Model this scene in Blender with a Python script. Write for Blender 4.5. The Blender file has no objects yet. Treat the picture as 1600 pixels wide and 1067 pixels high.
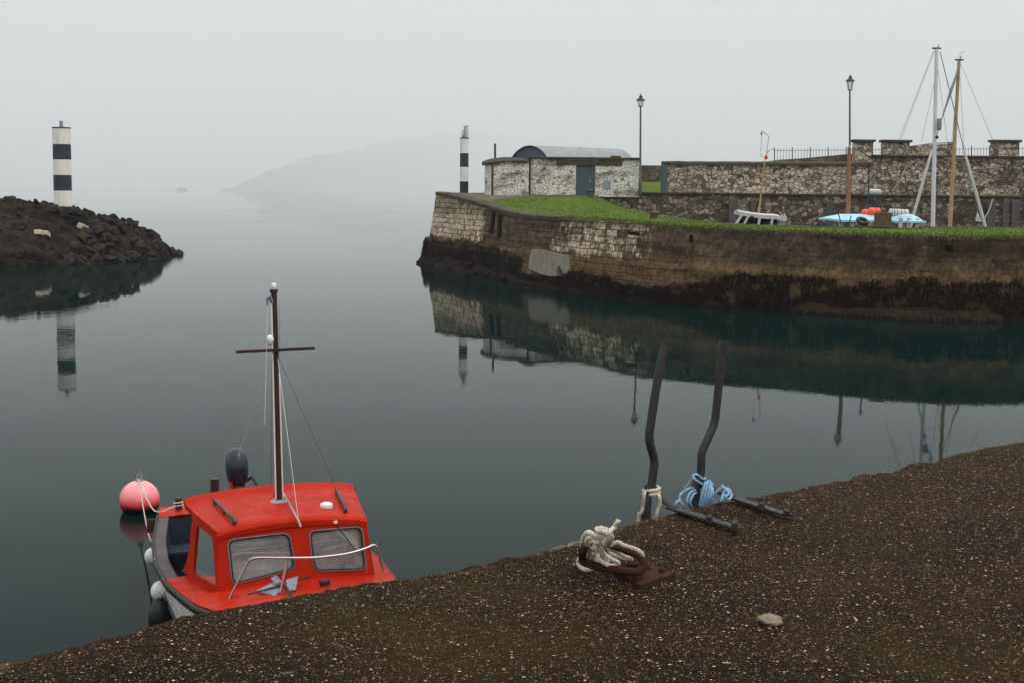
import bpy, bmesh, math, random
import numpy as np
from mathutils import Vector, Matrix, Euler, noise as mnoise
random.seed(7); rng = np.random.default_rng(7)
S = bpy.context.scene; COL = S.collection
R = math.radians

# ------------------------------------------------------------------ camera
F = 2200.0; HC = 4.6; PITCH = R(6.006); ROLL = R(0.6)
_f = Vector((0, math.cos(PITCH), -math.sin(PITCH))); _u0 = Vector((0, math.sin(PITCH), math.cos(PITCH))); _r0 = Vector((1, 0, 0))
_r = _r0 * math.cos(ROLL) + _u0 * math.sin(ROLL); _u = -_r0 * math.sin(ROLL) + _u0 * math.cos(ROLL)
CAM = Vector((0, 0, HC))
def ray(px, py): return _r * ((px - 800) / F) + _u * ((533.5 - py) / F) + _f
def at(px, py, z): d = ray(px, py); return CAM + d * ((z - HC) / d.z)          # survey: point at height z
def aty(px, py, y): d = ray(px, py); return CAM + d * (y / d.y)                # survey: point at distance y
def hit(px, py, P, n): d = ray(px, py); return CAM + d * ((Vector(P) - CAM).dot(n) / d.dot(n))
cd = bpy.data.cameras.new('camera'); cd.sensor_width = 36; cd.lens = F / 1600 * 36; cd.clip_end = 60000; cd.clip_start = .05
cam = bpy.data.objects.new('camera', cd); COL.objects.link(cam); S.camera = cam
m = Matrix((_r, _u, -_f)).transposed().to_4x4(); m.translation = CAM; cam.matrix_world = m

# ------------------------------------------------------------------ node helper
class N:
    def __init__(s, name):
        s.m = bpy.data.materials.new(name); s.m.use_nodes = True; s.nt = s.m.node_tree
        s.b = s.nt.nodes['Principled BSDF']; s.out = s.nt.nodes['Material Output']
    def nd(s, t, **k):
        n = s.nt.nodes.new(t)
        for a, v in k.items(): setattr(n, a, v)
        return n
    def set(s, sock, v):
        if v is None: return
        if isinstance(v, bpy.types.NodeSocket): s.nt.links.new(v, sock)
        else:
            if isinstance(v, (tuple, list)) and len(v) == 3 and sock.type == 'RGBA': v = (*v, 1)
            sock.default_value = v
    def coord(s, k='Object'): return s.nd('ShaderNodeTexCoord').outputs[k]
    def geo(s): return s.nd('ShaderNodeNewGeometry')
    def map(s, v, scale=(1, 1, 1), loc=(0, 0, 0), rot=(0, 0, 0)):
        n = s.nd('ShaderNodeMapping'); s.set(n.inputs[0], v); n.inputs['Scale'].default_value = scale
        n.inputs['Location'].default_value = loc; n.inputs['Rotation'].default_value = rot; return n.outputs[0]
    def noise(s, v, scale, detail=4, rough=.55, dist=0, col=False):
        n = s.nd('ShaderNodeTexNoise'); s.set(n.inputs['Vector'], v); n.inputs['Scale'].default_value = scale
        n.inputs['Detail'].default_value = detail; n.inputs['Roughness'].default_value = rough; n.inputs['Distortion'].default_value = dist
        return n.outputs['Color' if col else 'Fac']
    def voro(s, v, scale, feature='F1', rand=1.0):
        n = s.nd('ShaderNodeTexVoronoi', feature=feature); s.set(n.inputs['Vector'], v); n.inputs['Scale'].default_value = scale
        n.inputs['Randomness'].default_value = rand; return n
    def ramp(s, f, stops, interp='LINEAR'):
        n = s.nd('ShaderNodeValToRGB'); e = n.color_ramp.elements; n.color_ramp.interpolation = interp
        while len(e) < len(stops): e.new(.5)
        for i, (p, c) in enumerate(stops):
            e[i].position = p; e[i].color = (c, c, c, 1) if not isinstance(c, (tuple, list)) else (*c, 1)
        s.set(n.inputs[0], f); return n.outputs[0]
    def mix(s, f, a, b, blend='MIX'):
        n = s.nd('ShaderNodeMix', data_type='RGBA', blend_type=blend, clamp_factor=True)
        s.set(n.inputs[0], f); s.set(n.inputs[6], a); s.set(n.inputs[7], b); return n.outputs[2]
    def math(s, op, a, b=0.0, c=None, clamp=False):
        n = s.nd('ShaderNodeMath', operation=op, use_clamp=clamp); s.set(n.inputs[0], a); s.set(n.inputs[1], b)
        if c is not None: s.set(n.inputs[2], c)
        return n.outputs[0]
    def sep(s, v): n = s.nd('ShaderNodeSeparateXYZ'); s.set(n.inputs[0], v); return n.outputs
    def comb(s, x, y, z): n = s.nd('ShaderNodeCombineXYZ'); s.set(n.inputs[0], x); s.set(n.inputs[1], y); s.set(n.inputs[2], z); return n.outputs[0]
    def vadd(s, a, b, sc=1.0):
        n = s.nd('ShaderNodeVectorMath', operation='MULTIPLY_ADD'); s.set(n.inputs[0], b); n.inputs[1].default_value = (sc,) * 3; s.set(n.inputs[2], a); return n.outputs[0]
    def bump(s, h, strength=.5, dist=.02, nrm=None):
        n = s.nd('ShaderNodeBump'); s.set(n.inputs['Height'], h); n.inputs['Strength'].default_value = strength
        n.inputs['Distance'].default_value = dist; s.set(n.inputs['Normal'], nrm); return n.outputs[0]
    def done(s, color=None, rough=None, normal=None, metal=None, spec=None):
        s.set(s.b.inputs['Base Color'], color); s.set(s.b.inputs['Roughness'], rough); s.set(s.b.inputs['Normal'], normal)
        s.set(s.b.inputs['Metallic'], metal); s.set(s.b.inputs['Specular IOR Level'], spec); return s.m

def simple(name, col, rough=.5, metal=0, var=.25, scale=6, bump=.0, bscale=40, spec=None, grime=None, coord='Object'):
    spec = (.12 if rough >= .7 else .4) if spec is None else spec
    n = N(name); v = n.coord(coord)
    f = n.noise(v, scale, 6, .65)
    dark = tuple(c * (1 - var) for c in col); lite = tuple(min(1, c * (1 + var * .6)) for c in col)
    c = n.mix(n.ramp(f, [(.3, 0.), (.7, 1.)]), dark, lite)
    if grime:
        g = n.noise(v, scale * 2.3, 8, .7); c = n.mix(n.math('MULTIPLY', n.ramp(g, [(.52, 0.), (.68, 1.)]), grime[1]), c, grime[0])
    r = n.math('ADD', n.math('MULTIPLY', n.noise(v, scale * 1.7, 5), .22), rough - .11, clamp=True)
    nm = n.bump(n.noise(v, bscale, 5, .6), bump, .01) if bump else None
    return n.done(c, r, nm, metal, spec)

M = {}
n = N('weathered red gloss paint'); v = n.coord()
c = n.mix(n.ramp(n.noise(v, 2.0, 6, .65), [(.3, 0.), (.7, 1.)]), (.33, .013, .005), (.45, .026, .008))
c = n.mix(n.ramp(n.noise(n.map(v, (9, 9, .9)), 1.6, 6, .7), [(.54, 0.), (.68, .55)]), c, (.20, .014, .007))
c = n.mix(n.ramp(n.noise(n.map(v, loc=(3, 1, 2)), 4.5, 8, .75), [(.60, 0.), (.72, .45)]), c, (.50, .10, .06))
c = n.mix(n.ramp(n.noise(n.map(v, (14, 14, 1.3), loc=(1, 4, 0)), 1.3, 5, .7), [(.64, 0.), (.72, .6)]), c, (.16, .045, .018))
c = n.mix(n.ramp(n.noise(v, 55, 3, .6), [(.70, 0.), (.74, .5)]), c, (.12, .03, .02))
M['red'] = n.done(c, n.ramp(n.noise(v, 5, 6, .7), [(.3, .28), (.7, .6)]), n.bump(n.noise(v, 9, 4), .04, .01), 0, .3); n.b.inputs['IOR'].default_value = 1.15
M['white'] = simple('white gelcoat', (.74, .74, .70), .3, var=.1, scale=3, grime=((.4, .37, .3), .4))
M['dullwhite'] = simple('dull white boat paint', (.50, .50, .47), .5, var=.15, scale=3, grime=((.25, .23, .19), .5))
n = N('streaked white masonry paint'); v = n.coord()
c = n.mix(n.ramp(n.noise(n.map(v, (5, 5, .5)), 1.5, 7, .7), [(.48, 0.), (.72, .7)]), (.78, .77, .71), (.48, .42, .32))
c = n.mix(n.ramp(n.noise(v, 6, 7, .75), [(.62, 0.), (.70, .7)]), c, (.35, .30, .24))
M['whitepaint'] = n.done(c, .7, n.bump(n.noise(v, 14, 5), .3, .02), 0, .15)
M['bandblack'] = simple('black masonry paint', (.022, .027, .036), .5, var=.35, scale=2, bump=.15, bscale=25, grime=((.08, .08, .08), .4))
M['black'] = simple('black rubber', (.012, .012, .013), .5, var=.4, scale=8)
M['gloss_black'] = simple('black cowling', (.014, .018, .024), .28, var=.2, scale=6)
M['navy'] = simple('navy cockpit lining', (.016, .022, .038), .5, var=.35, scale=5)
M['greydeck'] = simple('grey weathered capping', (.095, .08, .08), .7, var=.3, scale=5, bump=.2, bscale=30, grime=((.05, .04, .04), .5))
M['brownwood'] = simple('dark varnished wood', (.035, .014, .011), .5, var=.4, scale=7, bump=.2)
M['greywood'] = simple('weathered grey timber', (.10, .09, .085), .8, var=.4, scale=3, bump=.5, bscale=14)
M['tanmast'] = simple('varnished spruce', (.37, .25, .12), .45, var=.25, scale=4)
M['orangemast'] = simple('brown stained spar', (.27, .125, .065), .5, var=.25, scale=4)
M['alloy'] = simple('mast alloy', (.62, .63, .65), .38, .3, var=.1, scale=3)
M['sailcloth'] = simple('furled sail cloth', (.50, .50, .47), .8, var=.15, scale=9, bump=.3)
M['steel'] = simple('stainless tube', (.45, .45, .45), .32, .9, var=.1, scale=8)
M['galv'] = simple('galvanised steel', (.26, .30, .36), .55, .5, var=.25, scale=9)
n = N('flaking painted iron'); v = n.coord(); f = n.noise(v, 22, 8, .75)
c = n.ramp(f, [(.38, (.014, .013, .015)), (.56, (.036, .033, .035)), (.64, (.044, .026, .020)), (.74, (.085, .038, .020))])
M['iron'] = n.done(c, n.ramp(f, [(.45, .42), (.6, .9)]), n.bump(n.noise(v, 60, 6, .7), .6, .006), .1, .3)
M['rust'] = simple('rusted iron', (.040, .017, .011), .85, .0, var=.5, scale=16, bump=.7, bscale=90, grime=((.075, .022, .012), .5))
M['lampiron'] = simple('lamp post iron', (.035, .034, .042), .5, .2, var=.3, scale=3)
M['lampgreen'] = simple('lamp post green grey iron', (.06, .075, .07), .5, .2, var=.3, scale=3)
M['navyframe'] = simple('dark blue painted frame', (.02, .028, .07), .5, var=.3)
M['paleblue'] = simple('pale blue paint', (.34, .60, .68), .45, var=.1, scale=2, grime=((.3, .4, .42), .35))
M['orange'] = simple('orange red plastic', (.80, .09, .03), .35, var=.15)
M['doorgreen'] = simple('grey green door paint', (.055, .082, .095), .6, var=.25, scale=2, bump=.2)
M['slate'] = simple('grey roofing felt', (.055, .046, .036), .85, var=.35, scale=2, bump=.4, grime=((.07, .07, .03), .5))
M['lightgrey'] = simple('light grey lining', (.45, .46, .45), .6, var=.12)
M['fender'] = simple('white vinyl fender', (.72, .70, .66), .45, var=.15, scale=14, grime=((.3, .27, .2), .5))
M['darkstone'] = simple('bollard stone', (.10, .075, .055), .9, var=.4, scale=5, bump=.7)
M['rope'] = simple('white rope fibre', (.60, .54, .46), .9, var=.25, scale=22, bump=.5, bscale=220, grime=((.3, .24, .17), .4))
M['bluerope'] = simple('blue rope fibre', (.28, .47, .66), .75, var=.25, scale=22, bump=.4, bscale=220)
M['cord'] = simple('grey cord', (.25, .24, .21), .8, var=.2)
M['greencord'] = simple('grey green cord', (.20, .28, .27), .8, var=.2)
M['wire'] = simple('rigging wire', (.13, .13, .13), .5, .4, var=.2)
M['whiteline'] = simple('white line', (.6, .6, .58), .7, var=.1)
M['yellow'] = simple('yellow plastic', (.5, .3, .03), .6, var=.2)
M['pebble'] = simple('pale stone', (.25, .20, .145), .9, var=.4, scale=22, bump=.8, bscale=60, grime=((.15, .1, .07), .5))

# pink buoy
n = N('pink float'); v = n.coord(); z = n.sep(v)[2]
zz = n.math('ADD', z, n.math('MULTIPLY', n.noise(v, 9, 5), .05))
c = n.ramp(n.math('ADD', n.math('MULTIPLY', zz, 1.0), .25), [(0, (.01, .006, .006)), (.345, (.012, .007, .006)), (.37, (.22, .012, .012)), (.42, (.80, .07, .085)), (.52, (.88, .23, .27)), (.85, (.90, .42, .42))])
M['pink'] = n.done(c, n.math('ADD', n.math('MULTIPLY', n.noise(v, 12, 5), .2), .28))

# glass
n = N('window glass'); n.nt.nodes.remove(n.b)
tr = n.nd('ShaderNodeBsdfTransparent'); tr.inputs[0].default_value = (.84, .88, .87, 1)
gl = n.nd('ShaderNodeBsdfGlossy'); gl.inputs[0].default_value = (.95, .95, .95, 1); gl.inputs['Roughness'].default_value = .06
df = n.nd('ShaderNodeBsdfDiffuse'); df.inputs[0].default_value = (.55, .55, .52, 1)
fr = n.nd('ShaderNodeFresnel'); fr.inputs[0].default_value = 2.3
m1 = n.nd('ShaderNodeMixShader'); n.set(m1.inputs[0], n.ramp(n.noise(n.coord(), 7, 6, .65), [(.3, .20), (.72, .44)])); n.set(m1.inputs[1], tr.outputs[0]); n.set(m1.inputs[2], df.outputs[0])
m2 = n.nd('ShaderNodeMixShader'); n.set(m2.inputs[0], fr.outputs[0]); n.set(m2.inputs[1], m1.outputs[0]); n.set(m2.inputs[2], gl.outputs[0])
n.set(n.out.inputs[0], m2.outputs[0]); M['glass'] = n.m

n = N('dark side glass'); n.nt.nodes.remove(n.b)
tr = n.nd('ShaderNodeBsdfTransparent'); tr.inputs[0].default_value = (.10, .14, .15, 1); gl = n.nd('ShaderNodeBsdfGlossy'); gl.inputs[0].default_value = (.9, .95, .95, 1); gl.inputs['Roughness'].default_value = .08
fr = n.nd('ShaderNodeFresnel'); fr.inputs[0].default_value = 1.6; m2 = n.nd('ShaderNodeMixShader'); n.set(m2.inputs[0], fr.outputs[0]); n.set(m2.inputs[1], tr.outputs[0]); n.set(m2.inputs[2], gl.outputs[0]); n.set(n.out.inputs[0], m2.outputs[0]); M['darkglass'] = n.m

# water
n = N('harbour water'); v = n.coord()
nm = n.bump(n.noise(n.map(v, (.5, .22, 1), rot=(0, 0, .2)), 1.0, 3, .5), .07, .05)
nm = n.bump(n.noise(n.map(v, (2.2, 1.0, 1), rot=(0, 0, -.1)), 1.0, 4, .6), .09, .012, nm)
patch = n.ramp(n.noise(n.map(v, (.025, .012, 1)), 1, 3, .6), [(.46, 0.), (.62, 1.)])
nm = n.bump(n.math('MULTIPLY', n.noise(n.map(v, (.7, 1.6, 1)), 1.6, 3, .6), patch), .32, .05, nm)
n.b.inputs['IOR'].default_value = 1.075
M['water'] = n.done((.0008, .0100, .0092), .02, nm, 0, .5)

# rubble masonry
def rubble(name, scale, light, mid, dark, whiteness, zs=1.3, brown=(.09, .07, .05), brownamt=.5, rough_edge=.12, dirt=.75):
    n = N(name); v = n.coord(); v = n.vadd(v, n.noise(v, 1.6, 3, .5, col=True), .22); v = n.vadd(v, n.noise(v, 7.5, 3, .6, col=True), .10)
    vm = n.map(v, (1, 1, zs))
    e = n.voro(vm, scale, 'DISTANCE_TO_EDGE').outputs['Distance']; cells = n.voro(vm, scale).outputs['Color']
    rv = n.sep(cells)
    col = n.ramp(rv[0], [(0, dark), (max(.05, .75 - whiteness), mid), (1 - whiteness * .5, light), (1, tuple(min(.85, k * 1.12) for k in light))])
    col = n.mix(n.ramp(n.noise(v, 14, 6, .7), [(.42, 0.), (.72, dirt)]), col, tuple(k * .55 for k in mid))
    wn = n.math('ADD', n.math('MULTIPLY', n.noise(v, 7, 4), .10), -.02)
    joint = n.ramp(n.math('ADD', e, wn), [(.035, 1.), (rough_edge, 0.)])
    col = n.mix(joint, col, brown)
    big = n.ramp(n.noise(n.map(v, (.35, .35, .8)), 1.0, 5, .65), [(.46, 0.), (.62, brownamt)])
    col = n.mix(big, col, tuple(k * 1.1 for k in brown))
    h = n.math('ADD', n.math('MULTIPLY', n.math('SUBTRACT', 1.0, joint), .8), n.math('MULTIPLY', n.noise(v, 9, 6, .65), .5))
    return n.done(col, .92, n.bump(h, .9, .07), 0, .08)
M['rubble'] = rubble('whitewashed rubble', 3.0, (.62, .53, .42), (.42, .35, .27), (.11, .09, .07), .5, brown=(.055, .041, .029), brownamt=.4, dirt=.45)
M['rubblefort'] = rubble('fort rubble', 3.5, (.60, .50, .40), (.37, .30, .235), (.08, .062, .05), .4, brown=(.05, .038, .028), brownamt=.7, dirt=.5)
M['rubblehut'] = rubble('hut rubble', 4.1, (.85, .80, .73), (.74, .68, .60), (.22, .18, .14), .85, brown=(.085, .062, .045), brownamt=.85, rough_edge=.085, dirt=.5)
M['rubbledark'] = rubble('dark quay masonry', 2.8, (.44, .36, .28), (.17, .13, .10), (.08, .06, .046), .22, brown=(.04, .029, .021), brownamt=.8)
M['rubblefar'] = rubble('far brown wall', 2.5, (.20, .17, .13), (.13, .11, .085), (.08, .065, .05), .3, brownamt=.6)
M['coping'] = simple('mossy coping stone', (.075, .060, .044), .9, var=.4, scale=1.6, bump=.6, bscale=12, grime=((.07, .068, .03), .5))
M['breakstone'] = simple('breakwater masonry', (.017, .012, .009), .95, var=.6, scale=.9, bump=1.0, bscale=4, grime=((.075, .046, .020), .6), spec=.1)
M['boulder_old'] = simple('basalt boulder', (.030, .031, .032), .85, var=.6, scale=.9, bump=.9, bscale=5, grime=((.085, .055, .028), .6), spec=.2)
n = N('breakwater boulder'); v = n.coord(); oi = n.nd('ShaderNodeObjectInfo').outputs['Random']
c = n.ramp(oi, [(0, (.016, .016, .017)), (.35, (.030, .031, .033)), (.6, (.026, .022, .018)), (.85, (.034, .025, .015)), (1, (.046, .033, .018))])
c = n.mix(n.ramp(n.noise(v, 2.2, 6, .7), [(.35, 0.), (.7, 1.)]), c, n.mix(.5, c, (.012, .009, .007))); c = n.mix(n.ramp(n.noise(n.map(v, loc=(5, 2, 1)), 3.5, 6, .75), [(.58, 0.), (.70, .6)]), c, (.10, .062, .028))
M['boulder'] = n.done(c, .9, n.bump(n.noise(v, 5, 7, .7), 1.0, .05), 0, .12)
M['whiteblock'] = simple('pale limestone block', (.46, .40, .31), .9, var=.15, scale=4, bump=.4)
M['hill'] = simple('heather hill', (.10, .11, .09), .95, var=.35, scale=.01)

# pier wall (UV = metres along, metres up)
n = N('pier wall stone'); uv = n.coord('UV'); o = n.coord()
uvd = n.vadd(uv, n.noise(o, .9, 3, .5, col=True), .22)
u, vv, _ = n.sep(uvd)
br = n.nd('ShaderNodeTexBrick'); n.set(br.inputs['Vector'], uvd); br.inputs['Scale'].default_value = 1; br.inputs['Brick Width'].default_value = .50
br.inputs['Row Height'].default_value = .31; br.inputs['Mortar Size'].default_value = .022; br.inputs['Mortar Smooth'].default_value = .4
br.inputs['Color1'].default_value = (0, 0, 0, 1); br.inputs['Color2'].default_value = (1, 1, 1, 1); br.inputs['Mortar'].default_value = (.5, .5, .5, 1); br.offset = .43
un = n.math('ADD', u, n.math('MULTIPLY', n.math('SUBTRACT', n.noise(o, .45, 4, .6), .5), 5.0))
zone = n.ramp(n.math('DIVIDE', un, 55.0), [(0, .84), (.18, .78), (.225, .26), (.40, .26), (.47, .74), (.58, .68), (.635, .06), (1, .04)])
blocks = n.ramp(n.math('DIVIDE', un, 55.0), [(0, 1.), (.58, 1.), (.66, .0), (1, 0.)])
drip = n.noise(n.map(o, (1.6, 1.6, .22)), 1.6, 6, .7)
fine = n.noise(o, 4.5, 7, .72)
wsel = n.math('ADD', n.math('MULTIPLY', n.sep(br.outputs['Color'])[0], .20), n.math('ADD', n.math('MULTIPLY', drip, .50), n.math('MULTIPLY', fine, .58)))
vn = n.math('ADD', vv, n.math('MULTIPLY', n.math('SUBTRACT', n.noise(o, .8, 5, .65), .5), 1.1))
wz = n.ramp(n.math('DIVIDE', vn, 5.0), [(.30, 0.), (.40, 1.)])
wmask = n.ramp(n.math('SUBTRACT', n.math('ADD', wsel, n.math('MULTIPLY', n.math('MULTIPLY', zone, wz), .62)), .62), [(.36, 0.), (.52, 1.)])
base = n.ramp(n.noise(o, 1.3, 8, .7), [(.3, (.016, .011, .008)), (.47, (.040, .029, .020)), (.58, (.085, .066, .046)), (.72, (.17, .135, .10))])
light = n.ramp(n.noise(o, 1.6, 8, .7), [(.3, (.055, .045, .034)), (.5, (.125, .105, .082)), (.68, (.22, .19, .15)), (.8, (.30, .26, .21))])
base = n.mix(n.ramp(n.math('DIVIDE', un, 55.0), [(0, .9), (.58, .75), (.68, .35), (.8, .12), (1, .1)]), base, light)
base = n.mix(n.ramp(n.noise(n.map(o, (.12, .12, 1.2)), 1.4, 6, .7), [(.48, 0.), (.62, .8)]), base, (.026, .020, .015))
white = n.ramp(fine, [(.3, (.33, .28, .22)), (.6, (.66, .60, .52))])
c = n.mix(wmask, base, white)
ochre = n.ramp(n.math('DIVIDE', vn, 5.0), [(.16, 0.), (.22, 1.), (.34, 1.), (.42, 0.)])
c = n.mix(n.math('MULTIPLY', ochre, .62), c, n.mix(n.ramp(fine, [(.3, 0.), (.7, 1.)]), (.050, .032, .014), (.26, .19, .105)))
jm = n.math('MULTIPLY', br.outputs['Fac'], blocks)
c = n.mix(n.math('MULTIPLY', jm, .85), c, (.035, .027, .02))
c = n.mix(1.0, c, (1.10, 1.0, .87), 'MULTIPLY')
c = n.mix(n.ramp(drip, [(.58, 0.), (.72, .8)]), c, (.036, .026, .016))
c = n.mix(n.ramp(n.math('DIVIDE', vn, 5.0), [(.60, 0.), (.72, .55)]), c, n.mix(fine, (.03, .025, .015), (.09, .08, .05)))
wet = n.ramp(n.math('DIVIDE', vn, 5.0), [(.05, 1.), (.20, 0.)])
c = n.mix(n.math('MULTIPLY', wet, .6), c, (.045, .030, .02))
crk = n.noise(n.map(o, (.14, .14, 1.5)), 1.1, 6, .62)
c = n.mix(n.ramp(crk, [(.47, 0.), (.495, .5), (.505, .5), (.53, 0.)]), c, (.018, .013, .009))
c = n.mix(1.0, c, n.ramp(n.noise(n.map(o, (1, 1, .6)), 7, 7, .75), [(.32, .35), (.5, .95), (.66, 1.35)]), 'MULTIPLY')
h = n.math('ADD', n.math('MULTIPLY', n.math('SUBTRACT', 1.0, jm), .7), n.math('MULTIPLY', n.noise(o, 5, 8, .7), .8))
M['pier'] = n.done(c, .9, n.bump(h, 1.0, .07), 0, .05)
M['patch'] = simple('pale concrete repair', (.23, .21, .17), .92, var=.3, scale=1.6, bump=.5, bscale=9, grime=((.1, .08, .05), .5))

n = N('rockweed'); v = n.coord(); g = n.geo()
c = n.ramp(n.noise(v, 2.2, 6, .7), [(.3, (.003, .0018, .0012)), (.5, (.007, .0028, .0019)), (.64, (.018, .0065, .004)), (.80, (.034, .017, .007))])
M['weed'] = n.done(c, .8, n.bump(n.noise(v, 18, 5), .6, .03), 0, .06)

# grass
n = N('short grass'); v = n.coord()
c = n.ramp(n.noise(v, .55, 7, .7), [(.28, (.056, .094, .012)), (.5, (.098, .162, .018)), (.72, (.155, .20, .034))])
c = n.mix(n.ramp(n.noise(v, 5, 6, .75), [(.4, 0.), (.75, .6)]), c, (.028, .055, .009))
c = n.mix(n.ramp(n.noise(n.map(v, loc=(9, 3, 1)), .9, 5, .7), [(.46, 0.), (.66, .75)]), c, (.125, .112, .04))
M['grass'] = n.done(c, .85, n.bump(n.noise(v, 9, 6, .8), .9, .08), 0, .05)
n = N('earth and paving'); v = n.coord()
c = n.ramp(n.noise(v, 1.1, 7, .7), [(.3, (.05, .04, .03)), (.55, (.12, .10, .08)), (.75, (.19, .165, .135))])
M['earth'] = n.done(c, .95, n.bump(n.noise(v, 6, 6, .75), .8, .06), 0, .2)

# exposed aggregate concrete (quay)
n = N('exposed aggregate concrete'); v = n.coord(); uv = n.coord('UV'); t = n.sep(uv)[1]
vd = n.vadd(v, n.noise(v, 60, 2, .5, col=True), .006)
A = n.voro(vd, 74); B = n.voro(n.map(vd, loc=(3.3, 1.7, .4)), 140); C3 = n.voro(n.map(vd, loc=(7.3, 4.1, 2.2)), 46)
ca = n.sep(A.outputs['Color']); cb = n.sep(B.outputs['Color']); cc = n.sep(C3.outputs['Color'])
big = n.noise(v, 1.3, 6, .65)
mort = n.mix(n.ramp(big, [(.35, 0.), (.65, 1.)]), (.009, .006, .004), (.026, .017, .010))
sb = n.ramp(cb[0], [(0, (.005, .004, .003)), (.30, (.018, .013, .008)), (.42, (.020, .024, .014)), (.58, (.055, .033, .018)), (.70, (.050, .040, .030)), (.80, (.13, .088, .05)), (.88, (.30, .235, .165)), (.95, (.62, .54, .42)), (1, (.80, .72, .6))])
mb = n.ramp(n.math('ADD', B.outputs['Distance'], n.math('MULTIPLY', cb[1], .28)), [(.42, 1.), (.56, 0.)])
c = n.mix(mb, mort, sb)
sa = n.ramp(ca[0], [(0, (.006, .005, .004)), (.22, (.016, .010, .006)), (.38, (.020, .026, .018)), (.52, (.065, .030, .016)), (.66, (.045, .036, .026)), (.78, (.11, .08, .05)), (.88, (.26, .19, .12)), (.94, (.55, .47, .36)), (.97, (.95, .88, .74)), (1, (1, 1, .92))])
ma = n.ramp(n.math('ADD', A.outputs['Distance'], n.math('MULTIPLY', ca[1], .36)), [(.42, 1.), (.50, 0.)])
c = n.mix(ma, c, sa)
mc = n.math('MULTIPLY', n.ramp(cc[0], [(.90, 0.), (.905, 1.)]), n.ramp(n.math('ADD', C3.outputs['Distance'], n.math('MULTIPLY', cc[1], .25)), [(.30, 1.), (.36, 0.)]))
c = n.mix(mc, c, n.ramp(cc[2], [(0, (.05, .03, .018)), (.6, (.10, .08, .06)), (.9, (.30, .26, .2)), (1, (.5, .46, .39))]))
c = n.mix(n.math('MULTIPLY', n.ramp(n.noise(n.map(v, loc=(4, 2, 0)), .9, 5, .65), [(.50, 0.), (.68, 1.)]), .38), c, n.mix(fine if False else n.noise(v, 30, 3), (.024, .022, .004), (.070, .060, .012)))
edge = n.ramp(n.math('ADD', t, n.math('MULTIPLY', n.math('SUBTRACT', n.noise(v, 5, 5, .7), .5), .5)), [(.0, 1.), (.12, 0.)])
epatch = n.ramp(n.noise(n.map(v, loc=(1.5, 0, 0)), 1.5, 4, .6), [(.5, 0.), (.62, 1.)])
c = n.mix(1.0, c, (.70, .57, .45), 'MULTIPLY')
c = n.mix(n.math('MULTIPLY', n.math('MULTIPLY', edge, epatch), .7), c, n.mix(n.noise(v, 40, 4), (.07, .045, .02), (.24, .19, .125)))
su = n.sep(uv)[0]
def worn(s0, s1, depth, col0, col1, seed):
    global c
    w_ = n.math('SUBTRACT', 1.0, n.math('ABSOLUTE', n.math('DIVIDE', n.math('SUBTRACT', su, (s0 + s1) / 2), (s1 - s0) / 2)), clamp=True)
    lim = n.math('MULTIPLY', n.math('POWER', w_, .5), depth)
    k_ = n.math('ADD', n.math('SUBTRACT', lim, t), n.math('MULTIPLY', n.math('SUBTRACT', n.noise(n.map(v, loc=(seed, 0, 0)), 16, 5, .7), .5), .12))
    c = n.mix(n.math('MULTIPLY', n.ramp(k_, [(.0, 0.), (.035, 1.)]), .8), c, n.mix(n.ramp(n.noise(v, 34, 6, .7), [(.35, 0.), (.65, 1.)]), col0, col1))
worn(2.30, 3.02, .13, (.05, .04, .028), (.27, .225, .17), 1.0)
worn(3.62, 4.25, .09, (.09, .05, .022), (.22, .135, .065), 2.0)
worn(4.3, 5.0, .07, (.05, .032, .017), (.17, .115, .06), 3.0)
worn(.2, 1.1, .05, (.05, .04, .028), (.20, .16, .11), 4.0)
hb = n.math('ADD', n.math('MULTIPLY', ma, n.math('SUBTRACT', .6, A.outputs['Distance'])), n.math('MULTIPLY', n.math('MULTIPLY', mb, n.math('SUBTRACT', .6, B.outputs['Distance'])), .5))
hb = n.math('ADD', hb, n.math('MULTIPLY', n.noise(v, 220, 3), .25))
M['quay'] = n.done(c, n.ramp(n.noise(v, 45, 4), [(.3, .55), (.7, .9)]), n.bump(hb, .9, .010), 0, .03)

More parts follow.
